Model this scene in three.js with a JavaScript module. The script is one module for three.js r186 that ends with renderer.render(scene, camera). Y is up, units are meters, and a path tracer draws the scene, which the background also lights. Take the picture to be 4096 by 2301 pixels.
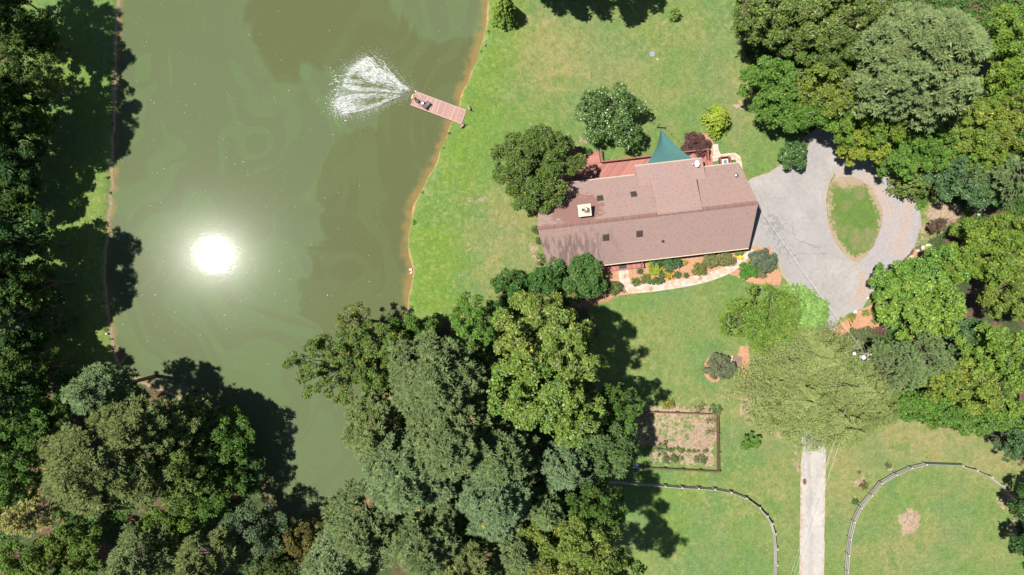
import * as THREE from 'three';
import { mergeGeometries } from 'three/addons/utils/BufferGeometryUtils.js';
import { RoundedBoxGeometry } from 'three/addons/geometries/RoundedBoxGeometry.js';

// ---------------------------------------------------------------- camera, sky, sun, exposure
const scene = new THREE.Scene();
const HC = 85, FS = 2730.7;                       // drone height (m), focal length in pixels of the 4096 px wide photograph
const camera = new THREE.PerspectiveCamera(2 * Math.atan(1150.5 / FS) * 180 / Math.PI, 4096 / 2301, 0.5, 3000);
camera.position.set(0, HC, 0);
camera.up.set(0, 0, -1);
camera.lookAt(0, 0, 0);
scene.add(camera);

const sunDir = new THREE.Vector3(-748, 1717, -83).normalize();
{ // clear sky with thin white haze: computed from elevation and the angle to the sun
  const W = 512, H = 256, d = new Float32Array(W * H * 4);
  for (let r = 0; r < H; r++) {
    const el = ((r + 0.5) / H - 0.5) * Math.PI, y = Math.sin(el);
    for (let c = 0; c < W; c++) {
      const az = ((c + 0.5) / W - 0.5) * 2 * Math.PI, x = Math.cos(az) * Math.cos(el), z = Math.sin(az) * Math.cos(el);
      const cs = x * sunDir.x + y * sunDir.y + z * sunDir.z, t = Math.pow(1 - Math.max(0, y), 2.2);
      const glow = 0.22 * Math.exp((cs - 1) * 14) + 0.10 * Math.exp((cs - 1) * 2.5);
      const k = (r * W + c) * 4, g = y < 0 ? 0.35 : 1;
      d[k] = (0.20 + 0.42 * t + glow) * g; d[k + 1] = (0.34 + 0.40 * t + glow) * g; d[k + 2] = (0.62 + 0.26 * t + glow) * g; d[k + 3] = 1;
    }
  }
  const sky = new THREE.DataTexture(d, W, H, THREE.RGBAFormat, THREE.FloatType);
  sky.mapping = THREE.EquirectangularReflectionMapping; sky.magFilter = THREE.LinearFilter; sky.needsUpdate = true;
  scene.background = sky; scene.environment = sky; scene.environmentIntensity = 0.26; scene.backgroundIntensity = 0.26;
}
const sun = new THREE.DirectionalLight(new THREE.Color(1.0, 0.95, 0.87), 5);
sun.position.copy(sunDir).multiplyScalar(150);
sun.castShadow = true; sun.shadow.radius = 1.8;
sun.shadow.mapSize.set(4096, 4096);
Object.assign(sun.shadow.camera, { left: -90, right: 90, top: 65, bottom: -65, near: 1, far: 320 });
scene.add(sun, sun.target);

const renderer = new THREE.WebGLRenderer({ antialias: true });
renderer.setSize(1024, 575);
renderer.toneMapping = THREE.LinearToneMapping;
renderer.toneMappingExposure = 1.50;
renderer.shadowMap.enabled = true;

// ---------------------------------------------------------------- helpers
const K = 4096 / 2576;                            // most outlines were read off a 2576 px wide view
const P = (sx, sy, h = 0) => new THREE.Vector3((sx - 2048) * (HC - h) / FS, h, (sy - 1150.5) * (HC - h) / FS);   // photo pixel at a known height -> place
const V = (vx, vy, h = 0) => P(vx * K, vy * K, h);
function rng(seed) { let a = (seed * 2654435761) >>> 0 || 1; return () => { a = (a + 0x6d2b79f5) | 0; let t = Math.imul(a ^ (a >>> 15), 1 | a); t = (t + Math.imul(t ^ (t >>> 7), 61 | t)) ^ t; return ((t ^ (t >>> 14)) >>> 0) / 4294967296; }; }
const hash = (x, y) => { let h = Math.imul(x, 374761393) + Math.imul(y, 668265263) | 0; h = Math.imul(h ^ (h >>> 13), 1274126177); return ((h ^ (h >>> 16)) >>> 0) / 4294967296; };
const noise = (x, y) => { const ix = Math.floor(x), iy = Math.floor(y); let u = x - ix, v = y - iy; u = u * u * (3 - 2 * u); v = v * v * (3 - 2 * v); const a = hash(ix, iy), b = hash(ix + 1, iy), c = hash(ix, iy + 1), d = hash(ix + 1, iy + 1); return a + (b - a) * u + (c - a) * v + (a - b - c + d) * u * v; };
const fbm = (x, y, o = 4) => { let s = 0, a = 0.5, n = 0; for (let i = 0; i < o; i++) { s += a * noise(x, y); n += a; a *= 0.5; x = x * 2.03 + 17.1; y = y * 2.03 + 5.7; } return s / n; };
const clamp = (x, a = 0, b = 1) => Math.min(b, Math.max(a, x)), lerp = (a, b, t) => a + (b - a) * t, sstep = (a, b, x) => { x = clamp((x - a) / (b - a)); return x * x * (3 - 2 * x); };
const mix3 = (a, b, t) => [lerp(a[0], b[0], t), lerp(a[1], b[1], t), lerp(a[2], b[2], t)];
const toS = (l) => { l = clamp(l); return Math.round(255 * (l <= 0.0031308 ? l * 12.92 : 1.055 * Math.pow(l, 1 / 2.4) - 0.055)); };
function tex(w, h, f, { srgb = true, repeat = true, mirror = false } = {}) {   // f(i, j) -> linear rgb or a grey number
  const d = new Uint8Array(w * h * 4);
  for (let j = 0; j < h; j++) for (let i = 0; i < w; i++) {
    const c = f(i, j), k = (j * w + i) * 4;
    if (typeof c === 'number') d[k] = d[k + 1] = d[k + 2] = Math.round(255 * clamp(c));
    else if (srgb) { d[k] = toS(c[0]); d[k + 1] = toS(c[1]); d[k + 2] = toS(c[2]); } else { d[k] = 255 * c[0]; d[k + 1] = 255 * c[1]; d[k + 2] = 255 * c[2]; }
    d[k + 3] = 255;
  }
  const t = new THREE.DataTexture(d, w, h); t.magFilter = THREE.LinearFilter; t.minFilter = THREE.LinearFilter;
  t.colorSpace = srgb ? THREE.SRGBColorSpace : THREE.NoColorSpace;
  t.wrapS = t.wrapT = mirror ? THREE.MirroredRepeatWrapping : repeat ? THREE.RepeatWrapping : THREE.ClampToEdgeWrapping; t.needsUpdate = true; return t;
}
const std = (o) => new THREE.MeshStandardMaterial(o), phys = (o) => new THREE.MeshPhysicalMaterial(o), lin = (r, g, b) => new THREE.Color().setRGB(r, g, b);
const used = {};
const numbered = (n) => { used[n] = (used[n] ?? -1) + 1; return used[n] ? n + '_' + String(used[n]).padStart(3, '0') : n; };
function shade(o) { o.castShadow = o.receiveShadow = true; return o; }
function part(name, geo, mat, parent, label) { const m = shade(new THREE.Mesh(geo, mat)); m.name = name; parent.add(m); if (label) m.userData.label = label; return m; }
function thing(name, label, category, pos = [0, 0, 0], turn = 0, group) {
  const o = new THREE.Group(); o.name = numbered(name); o.position.set(...pos); o.rotation.y = turn; o.userData = { label, category }; if (group) o.userData.group = group; scene.add(o); return o;
}
function struct(name, geo, mat, label) { const m = shade(new THREE.Mesh(geo, mat)); m.name = numbered(name); m.userData = { kind: 'structure' }; if (label) m.userData.label = label; scene.add(m); return m; }
const box = (w, h, d, x = 0, y = 0, z = 0, ry = 0) => { const g = new THREE.BoxGeometry(w, h, d); if (ry) g.rotateY(ry); return g.translate(x, y, z); };
const merge = (gs) => mergeGeometries(gs.map((g) => { const q = g.index ? g.toNonIndexed() : g; for (const k of Object.keys(q.attributes)) if (!['position', 'normal', 'uv'].includes(k)) q.deleteAttribute(k); return q; }));
function bar(a, b, w, h) {                         // a square bar from a to b
  const d = new THREE.Vector3().subVectors(b, a), g = new THREE.BoxGeometry(w, h, d.length());
  g.lookAt(d); return g.translate((a.x + b.x) / 2, (a.y + b.y) / 2, (a.z + b.z) / 2);
}
function rod(a, b, r, r2 = r, n = 6) { const d = new THREE.Vector3().subVectors(b, a), g = new THREE.CylinderGeometry(r2, r, d.length(), n); g.rotateX(Math.PI / 2); g.lookAt(d); return g.translate((a.x + b.x) / 2, (a.y + b.y) / 2, (a.z + b.z) / 2); }
function smooth(pts, closed, n = 8) { const c = new THREE.CatmullRomCurve3(pts, closed, 'centripetal'); const q = c.getPoints(pts.length * n); if (closed) q.pop(); return q; }
function inside(poly, x, z) { let c = false; for (let i = 0, j = poly.length - 1; i < poly.length; j = i++) { const a = poly[i], b = poly[j]; if (a.z > z !== b.z > z && x < (b.x - a.x) * (z - a.z) / (b.z - a.z) + a.x) c = !c; } return c; }
function edgeDist(poly, x, z) { let m = 1e9; for (let i = 0, j = poly.length - 1; i < poly.length; j = i++) { const a = poly[j], b = poly[i], dx = b.x - a.x, dz = b.z - a.z, t = clamp(((x - a.x) * dx + (z - a.z) * dz) / (dx * dx + dz * dz || 1)), ex = a.x + t * dx - x, ez = a.z + t * dz - z; m = Math.min(m, ex * ex + ez * ez); } return Math.sqrt(m); }
function ragged(pts, amp, seed, step = 0.25) {     // an outline subdivided and roughened, as the edge of loose stuff is
  const out = []; pts.forEach((a, i) => { const b = pts[(i + 1) % pts.length], L = a.distanceTo(b), n = Math.max(1, Math.round(L / step)), nx = -(b.z - a.z) / L, nz = (b.x - a.x) / L;
    for (let k = 0; k < n; k++) { const t = k / n, x = lerp(a.x, b.x, t), z = lerp(a.z, b.z, t), w = (fbm(x * 0.9 + seed, z * 0.9, 3) - 0.5) * 2 * amp + (noise(x * 5 + seed, z * 5) - 0.5) * amp * 0.7; out.push(new THREE.Vector3(x + nx * w, 0, z + nz * w)); } });
  return out;
}
function sheet(pts, y) {                           // flat polygon at height y with uv in metres
  const s = new THREE.Shape(pts.map((p) => new THREE.Vector2(p.x, -p.z))), g = new THREE.ShapeGeometry(s); g.rotateX(-Math.PI / 2); g.translate(0, y, 0);
  const p = g.attributes.position, uv = new Float32Array(p.count * 2); for (let i = 0; i < p.count; i++) { uv[i * 2] = p.getX(i); uv[i * 2 + 1] = p.getZ(i); } g.setAttribute('uv', new THREE.BufferAttribute(uv, 2)); return g;
}
function slab(pts, y, t, inset = 0) {              // thick polygon piece, y is its top
  const s = new THREE.Shape(pts.map((p) => new THREE.Vector2(p.x, -p.z))), g = new THREE.ExtrudeGeometry(s, { depth: t, bevelEnabled: false }); g.rotateX(-Math.PI / 2); return g.translate(0, y - t, 0);
}
// ---------------------------------------------------------------- pond outline and ground
const WATER = -0.35;
const pondPts = [
  [1228, -330], [1229, -120], [1227, 0], [1224, 40], [1214, 95], [1190, 165], [1163, 232], [1150, 275], [1133, 312], [1110, 370], [1085, 430], [1056, 480], [1040, 512], [1031, 560], [1025, 610], [1029, 650], [1038, 682], [1031, 725], [1023, 775], [1017, 815],
  [1000, 860], [985, 920], [978, 990], [972, 1060], [965, 1130], [950, 1200], [930, 1255], [900, 1288], [850, 1302], [790, 1310], [735, 1325], [700, 1300], [668, 1235], [630, 1160], [570, 1085], [500, 1030], [420, 985], [350, 960],
  [310, 932], [290, 890], [276, 830], [268, 770], [263, 700], [266, 640], [272, 560], [278, 500], [281, 430], [286, 320], [288, 220], [291, 110], [296, 20], [300, -120], [320, -330]].map(([x, y]) => V(x, y));
const pond = smooth(pondPts, true, 4);
const GX0 = -80, GX1 = 80, GZ0 = -48, GZ1 = 48, GS = 0.5, NX = (GX1 - GX0) / GS + 1, NZ = (GZ1 - GZ0) / GS + 1;
const sdf = new Float32Array(NX * NZ);             // distance to the shore, positive on land
for (let j = 0; j < NZ; j++) for (let i = 0; i < NX; i++) { const x = GX0 + i * GS, z = GZ0 + j * GS, d = x < 4 ? edgeDist(pond, x, z) : 9; sdf[j * NX + i] = inside(pond, x, z) ? -d : d; }
const shore = (x, z) => { const u = clamp((x - GX0) / GS, 0, NX - 1.001), v = clamp((z - GZ0) / GS, 0, NZ - 1.001), i = u | 0, j = v | 0, a = u - i, b = v - j, k = j * NX + i; return lerp(lerp(sdf[k], sdf[k + 1], a), lerp(sdf[k + NX], sdf[k + NX + 1], a), b); };
const rough = (x, z) => shore(x, z) + (fbm(x * 0.7, z * 0.7, 3) - 0.5) * 0.5;
const groundY = (x, z) => { const d = rough(x, z); return d > 0.9 ? 0 : d > 0 ? -0.35 + 0.389 * d : Math.max(-1.6, -0.35 + 0.5 * d); };

// masks of what the ground is covered with, drawn as outlines in a small canvas and softened
const MW = 1024, MH = 614;
function mask(polys, blur) {
  const c = document.createElement('canvas'); c.width = MW; c.height = MH; const g = c.getContext('2d'); g.fillStyle = '#000'; g.fillRect(0, 0, MW, MH);
  for (const [pts, v] of polys) { g.fillStyle = `rgb(${v},${v},${v})`; g.beginPath(); pts.forEach(([x, y], i) => { const p = V(x, y), a = (p.x - GX0) / 160 * MW, b = (p.z - GZ0) / 96 * MH; i ? g.lineTo(a, b) : g.moveTo(a, b); }); g.closePath(); g.fill(); }
  const im = g.getImageData(0, 0, MW, MH).data; let a = new Float32Array(MW * MH); for (let i = 0; i < a.length; i++) a[i] = im[i * 4] / 255;
  for (let pass = 0; pass < 2; pass++) { const b = new Float32Array(a.length); for (let j = 0; j < MH; j++) { let s = 0; for (let i = -blur; i < MW; i++) { if (i + blur < MW) s += a[j * MW + i + blur]; if (i - blur - 1 >= 0) s -= a[j * MW + i - blur - 1]; if (i >= 0) b[j * MW + i] = s / (2 * blur + 1); } }
    for (let i = 0; i < MW; i++) { let s = 0; for (let j = -blur; j < MH; j++) { if (j + blur < MH) s += b[(j + blur) * MW + i]; if (j - blur - 1 >= 0) s -= b[(j - blur - 1) * MW + i]; if (j >= 0) a[j * MW + i] = s / (2 * blur + 1); } } }
  return (x, z) => { const u = clamp((x - GX0) / 160 * MW, 0, MW - 1.01), v = clamp((z - GZ0) / 96 * MH, 0, MH - 1.01), i = u | 0, j = v | 0, p = u - i, q = v - j, k = j * MW + i; return lerp(lerp(a[k], a[k + 1], p), lerp(a[k + MW], a[k + MW + 1], p), q); };
}
const circ = (x, y, r, ry = r) => Array.from({ length: 14 }, (_, i) => [x + r * Math.cos(i * 0.4488), y + ry * Math.sin(i * 0.4488)]);
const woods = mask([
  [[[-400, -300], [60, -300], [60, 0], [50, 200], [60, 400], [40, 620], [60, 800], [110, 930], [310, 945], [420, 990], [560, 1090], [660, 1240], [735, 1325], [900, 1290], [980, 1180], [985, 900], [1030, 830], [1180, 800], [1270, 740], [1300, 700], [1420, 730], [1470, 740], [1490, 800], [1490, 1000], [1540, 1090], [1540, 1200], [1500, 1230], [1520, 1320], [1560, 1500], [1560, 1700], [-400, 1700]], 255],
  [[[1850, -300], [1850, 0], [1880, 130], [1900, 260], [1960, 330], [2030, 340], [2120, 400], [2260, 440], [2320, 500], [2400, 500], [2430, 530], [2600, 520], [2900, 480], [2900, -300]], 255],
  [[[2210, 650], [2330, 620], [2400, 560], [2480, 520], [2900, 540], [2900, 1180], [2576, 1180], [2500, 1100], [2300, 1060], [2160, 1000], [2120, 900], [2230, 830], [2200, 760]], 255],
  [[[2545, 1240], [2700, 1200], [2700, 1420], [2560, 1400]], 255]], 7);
const bare = mask([
  [[[2277, 1292], [2300, 1280], [2317, 1292], [2310, 1318], [2318, 1334], [2296, 1348], [2270, 1350], [2275, 1326], [2264, 1308]], 255], [circ(2140, 458, 60, 24), 200], [circ(2215, 560, 14, 80), 150], [circ(2300, 570, 18, 70), 150], [circ(2380, 540, 45, 30), 200], [circ(2330, 590, 30, 30), 130],
  [[[1610, 1025], [1790, 1022], [1803, 1045], [1800, 1180], [1640, 1180], [1620, 1140], [1500, 1110], [1500, 1030]], 132], [[[1780, 1050], [1802, 1050], [1802, 1180], [1740, 1150], [1745, 1080]], 230], [[[1640, 1115], [1770, 1105], [1770, 1130], [1640, 1150]], 235], [[[1560, 1025], [1795, 1022], [1795, 1038], [1560, 1040]], 245],
  [circ(1200, 505, 28, 9), 190], [circ(1215, 500, 10), 190], [circ(1172, 590, 9), 150], [circ(1183, 630, 10, 14), 190], [circ(1470, 355, 16, 10), 230], [circ(1868, 265, 24, 18), 175], [circ(1890, 215, 12, 35), 190], [circ(1900, 560, 10), 60],
  [circ(1880, 1010, 24, 60), 140], [circ(1960, 1100, 12, 20), 170], [circ(2005, 1150, 9, 60), 160], [circ(2078, 1180, 6, 100), 150], [circ(2235, 1178, 22, 10), 190], [circ(2165, 1220, 14, 16), 210], [circ(2150, 1262, 10, 10), 170], [circ(2190, 1180, 7), 160], [circ(2540, 1262, 26, 26), 200], [circ(2560, 1330, 22, 50), 190],
  [circ(2230, 1360, 18), 110], [circ(2440, 1330, 7), 160], [circ(1870, 1000, 10, 30), 120], [circ(1353, 640, 14, 30), 170], [circ(1720, 1035, 12), 190], [circ(1660, 500, 9), 60], [circ(1550, 200, 8, 5), 200], [circ(1590, 245, 20, 20), 90], [circ(1670, 65, 8, 14), 150]], 2);
const dry = mask([
  [circ(1420, 140, 120, 80), 190], [circ(1560, 190, 90, 70), 160], [circ(1700, 240, 120, 40), 130], [circ(1850, 270, 60, 120), 190], [circ(1400, 70, 80, 60), 150], [circ(1670, 330, 60, 60), 110], [circ(1790, 120, 60, 60), 90],
  [circ(1250, 600, 60, 130), 150], [circ(1330, 590, 30, 90), 190], [circ(1650, 860, 70, 50), 110], [circ(1750, 800, 80, 60), 90], [circ(1860, 950, 50, 110), 170], [circ(1720, 1010, 110, 20), 120], [circ(1920, 1060, 60, 80), 190], [circ(1980, 1250, 30, 160), 150], [circ(2110, 1200, 40, 220), 190],
  [circ(2300, 1110, 190, 60), 255], [circ(2480, 1140, 140, 80), 255], [circ(2330, 1330, 60, 70), 140], [circ(2240, 1400, 90, 50), 190], [circ(2470, 1380, 90, 60), 130], [circ(2400, 1250, 100, 40), 100], [circ(2150, 560, 50, 70), 130], [circ(2400, 600, 60, 50), 200], [circ(1830, 1360, 60, 50), 100], [circ(220, 450, 40, 40), 170], [circ(230, 760, 30, 60), 130]], 14);
const lush = mask([
  [[[1232, 0], [1290, 0], [1280, 100], [1260, 230], [1230, 340], [1180, 480], [1150, 620], [1160, 780], [1015, 820], [1020, 600], [1050, 490], [1130, 320], [1190, 170]], 255], [circ(1300, 330, 80, 70), 90], [circ(1560, 860, 60, 60), 100], [circ(1700, 780, 90, 30), 120], [circ(1500, 440, 60, 40), 130], [circ(1620, 440, 80, 30), 170], [circ(2150, 540, 50, 60), 110], [circ(2300, 1270, 90, 50), 90], [circ(2480, 1240, 80, 50), 70],
  [[[120, 0], [280, 0], [268, 300], [262, 500], [250, 760], [280, 900], [180, 920], [130, 500]], 140], [circ(1720, 1300, 90, 110), 100], [circ(1850, 440, 30, 60), 70]], 16);
const mulchGround = mask([
  [[[1300, 740], [1420, 730], [1500, 745], [1560, 690], [1565, 740], [1530, 760], [1480, 775], [1400, 770], [1310, 770]], 255]], 3);

const TX = 2048, TZ = 1229;
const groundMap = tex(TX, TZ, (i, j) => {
  const x = GX0 + (i + 0.5) / TX * 160, z = GZ0 + (j + 0.5) / TZ * 96;
  const n1 = fbm(x * 0.12 + 31, z * 0.12 + 7, 4), n2 = fbm(x * 0.55, z * 0.55 + 40, 4), n3 = fbm(x * 2.6 + 9, z * 2.6, 2), n4 = hash(i, j), n5 = noise(x * 6.5, z * 6.5);
  const wx = x + (n2 - 0.5) * 3.2, wz = z + (n3 - 0.5) * 2.2;
  const d = clamp(dry(wx, wz) * 0.95 + (n2 - 0.5) * 1.1 + (n1 - 0.5) * 0.9 + 0.15), l = clamp(lush(wx, wz) * 1.1 + (n1 - 0.48) * 0.7 + (n2 - 0.5) * 0.45);
  let c = mix3([0.124, 0.203, 0.050], [0.250, 0.228, 0.092], d);
  c = mix3(c, [0.132, 0.228, 0.026], l * 0.9);
  if (n2 > 0.66) c = mix3(c, [0.10, 0.185, 0.040], sstep(0.66, 0.78, n2) * 0.6);
  const n6 = fbm(x * 0.2 + 90, z * 0.2 + 33, 4); c = mix3(c, [0.105, 0.190, 0.078], sstep(0.52, 0.66, n6) * 0.35 * (1 - d * 0.6)); if (n3 > 0.62 && n1 > 0.5) c = mix3(c, [0.27, 0.22, 0.11], sstep(0.62, 0.75, n3) * 0.35);
  const g = 0.74 + 0.26 * n3 + 0.22 * (n5 - 0.5) + 0.34 * (n4 - 0.5);
  if (n4 > 0.9975 && hash(j, i + 7) > 0.4) c = [0.42, 0.30, 0.10]; { const wd = fbm(x * 1.15 + 70, z * 1.15 + 20, 3); if (wd > 0.68) c = mix3(c, [0.085, 0.185, 0.022], sstep(0.66, 0.80, wd) * 0.35); }
  c = [c[0] * g * 1.1, c[1] * g * 1.1, c[2] * g * 1.1];
  const b = sstep(0.42, 0.62, bare(x + (n2 - 0.5) * 1.6, z + (n3 - 0.5) * 1.3) + (n3 - 0.5) * 0.55 + (n5 - 0.5) * 0.25);
  if (b > 0) { const t = 0.82 + 0.5 * (n5 - 0.5) + 0.3 * (n4 - 0.5); c = mix3(c, mix3([0.335 * t, 0.235 * t, 0.158 * t], [0.43 * t, 0.325 * t, 0.225 * t], n2), b); }
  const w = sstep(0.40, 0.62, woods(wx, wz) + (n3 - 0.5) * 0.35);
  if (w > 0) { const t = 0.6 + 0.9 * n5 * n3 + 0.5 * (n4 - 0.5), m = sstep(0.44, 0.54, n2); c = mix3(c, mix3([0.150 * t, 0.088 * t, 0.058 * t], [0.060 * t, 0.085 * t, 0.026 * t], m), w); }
  const mu = sstep(0.4, 0.6, mulchGround(x + (n3 - 0.5), z + (n5 - 0.5)) + (n5 - 0.5) * 0.2);
  if (mu > 0) { const t = 0.7 + 0.4 * n5 + 0.4 * (n4 - 0.5); c = mix3(c, [0.42 * t, 0.215 * t, 0.12 * t], mu); }
  const s = rough(x, z);
  if (s < 0.75) { // clay of the bank
    const k = x < -30 ? sstep(0.42, 0.22, s + (n5 - 0.5) * 0.3) : sstep(0.30, 0.08, s + (n5 - 0.5) * 0.3 + (fbm(x * 0.5 + 4, z * 0.5, 3) - 0.45) * 0.9), t = 0.75 + 0.5 * n5 + 0.3 * (n4 - 0.5);
    c = mix3(c, x < -30 ? [0.34 * t, 0.25 * t, 0.18 * t] : [0.38 * t, 0.25 * t, 0.11 * t], k);
  }
  return c;
}, { mirror: true });
const groundBump = tex(1024, 1024, (i, j) => { const x = i / 1024 * 16, z = j / 1024 * 16; return 0.6 * hash(i >> 1, j >> 1) + 0.4 * fbm(x * 3, z * 3, 3); }, { srgb: false, mirror: true });
groundBump.repeat.set(10, 6);
{
  // fine grid near the house and pond, growing coarse beyond; one sheet
  const xs = [-700, -400, -240, -150, -110], zs = [-700, -400, -240, -140, -80];
  for (let i = 0; i < NX; i++) xs.push(GX0 + i * GS); for (let j = 0; j < NZ; j++) zs.push(GZ0 + j * GS);
  xs.push(110, 150, 240, 400, 700); zs.push(80, 140, 240, 400, 700);
  const n = xs.length, m = zs.length, pos = new Float32Array(n * m * 3), uv = new Float32Array(n * m * 2), idx = [];
  for (let j = 0; j < m; j++) for (let i = 0; i < n; i++) { const k = j * n + i, x = xs[i], z = zs[j]; pos[k * 3] = x; pos[k * 3 + 1] = Math.abs(x) <= 80 && Math.abs(z) <= 48 ? groundY(x, z) : x > -47 && x < -3 && z < -48 && z > -100 ? -1 : 0; pos[k * 3 + 2] = z; uv[k * 2] = (x - GX0) / 160; uv[k * 2 + 1] = (z - GZ0) / 96; }
  for (let j = 0; j < m - 1; j++) for (let i = 0; i < n - 1; i++) { const a = j * n + i; idx.push(a, a + n, a + 1, a + 1, a + n, a + n + 1); }
  const g = new THREE.BufferGeometry(); g.setAttribute('position', new THREE.BufferAttribute(pos, 3)); g.setAttribute('uv', new THREE.BufferAttribute(uv, 2)); g.setIndex(idx); g.computeVertexNormals();
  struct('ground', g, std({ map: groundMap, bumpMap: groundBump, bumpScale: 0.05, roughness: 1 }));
}
// ---------------------------------------------------------------- pond water: green with algae, thin films of it drawn into swirls
{
  const X0 = -54, X1 = 2, Z0 = -60, Z1 = 34, W = 1024, H = 1720;
  const film = (x, z) => { const a = fbm(x * 0.055 + 3, z * 0.05 + 11, 3), b = fbm(x * 0.05 + 40, z * 0.06 + 2, 3), u = x + (a - 0.5) * 34, v = z + (b - 0.5) * 34; return [fbm(u * 0.075 + 8, v * 0.05, 4), fbm(u * 0.5, v * 0.11 + 30, 4)]; };
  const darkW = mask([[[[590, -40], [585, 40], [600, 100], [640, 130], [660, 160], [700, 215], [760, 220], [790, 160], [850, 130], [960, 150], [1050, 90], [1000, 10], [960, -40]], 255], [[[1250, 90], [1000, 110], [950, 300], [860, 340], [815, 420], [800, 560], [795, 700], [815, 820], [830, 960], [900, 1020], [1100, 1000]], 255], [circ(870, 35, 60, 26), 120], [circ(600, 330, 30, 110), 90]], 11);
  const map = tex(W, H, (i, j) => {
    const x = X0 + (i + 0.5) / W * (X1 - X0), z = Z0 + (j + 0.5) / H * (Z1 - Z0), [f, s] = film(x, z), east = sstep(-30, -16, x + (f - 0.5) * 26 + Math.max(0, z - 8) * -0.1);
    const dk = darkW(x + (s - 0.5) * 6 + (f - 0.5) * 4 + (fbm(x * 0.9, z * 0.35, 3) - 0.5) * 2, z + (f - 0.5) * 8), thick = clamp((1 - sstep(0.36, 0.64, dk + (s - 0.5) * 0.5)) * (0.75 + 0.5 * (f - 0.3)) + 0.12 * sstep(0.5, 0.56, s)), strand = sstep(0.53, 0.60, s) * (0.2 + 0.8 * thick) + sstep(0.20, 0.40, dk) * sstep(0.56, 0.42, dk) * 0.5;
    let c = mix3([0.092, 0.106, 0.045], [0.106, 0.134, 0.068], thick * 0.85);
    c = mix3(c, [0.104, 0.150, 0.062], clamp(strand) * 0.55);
    const cove = sstep(12, 19, z + (f - 0.5) * 8) * sstep(-30, -24, x); if (cove > 0) c = mix3(c, [0.104, 0.126, 0.062], cove * 0.4);  // faint paler tint paints the sky sheen into the cove water
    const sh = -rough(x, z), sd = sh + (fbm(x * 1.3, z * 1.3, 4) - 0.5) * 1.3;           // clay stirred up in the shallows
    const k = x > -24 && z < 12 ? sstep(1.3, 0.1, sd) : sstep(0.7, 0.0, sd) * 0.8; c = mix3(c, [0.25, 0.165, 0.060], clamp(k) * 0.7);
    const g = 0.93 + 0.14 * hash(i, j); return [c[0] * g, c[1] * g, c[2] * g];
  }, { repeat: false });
  const nz = P(1650, 363, 0), sc = V(920, 215, 0);
  const bump = tex(2048, 2048, (i, j) => { const x = X0 + (i + 0.5) / 2048 * (X1 - X0), z = Z0 + (j + 0.5) / 2048 * (Z1 - Z0); if (shore(x, z) > 1) return 0.5;
    let h = 0.5 + (fbm(x * 0.7 + 3, z * 1.3, 3) - 0.5) * 0.26 + (fbm(x * 2.6, z * 4.4 + 9, 2) - 0.5) * 0.16; const r = Math.hypot(x - sc.x, z - sc.z), k = Math.exp(-r * r / 130); if (k > 0.01) h += k * (0.22 * Math.sin(r * 6.5 + 2 * fbm(x, z, 2)) + 0.55 * (fbm(x * 3.2, z * 3.2, 2) - 0.5)); const q = sstep(11, 17, z + (x + 27) * 0.15) * sstep(-33, -27, x); if (q > 0) h += q * 0.16 * Math.sin(z * 9.5 + x * 0.5 + 3 * fbm(x * 0.5, z * 0.8, 2)) * (0.4 + fbm(x * 0.3, z, 2)); return h; }, { srgb: false, repeat: false });
  const g = new THREE.PlaneGeometry(X1 - X0, Z1 - Z0, 1, 1); g.rotateX(-Math.PI / 2); g.translate((X0 + X1) / 2, WATER, (Z0 + Z1) / 2);
  const uv = g.attributes.uv, p = g.attributes.position; for (let i = 0; i < 4; i++) uv.setXY(i, (p.getX(i) - X0) / (X1 - X0), (p.getZ(i) - Z0) / (Z1 - Z0));
  struct('pond_water', g, phys({ map, bumpMap: bump, bumpScale: 0.0075, roughness: 0.027, ior: 1.33, clearcoat: 0.025, clearcoatRoughness: 0.17 }), 'green algae-covered pond water with swirling films and the glint of the sun');
}
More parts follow.
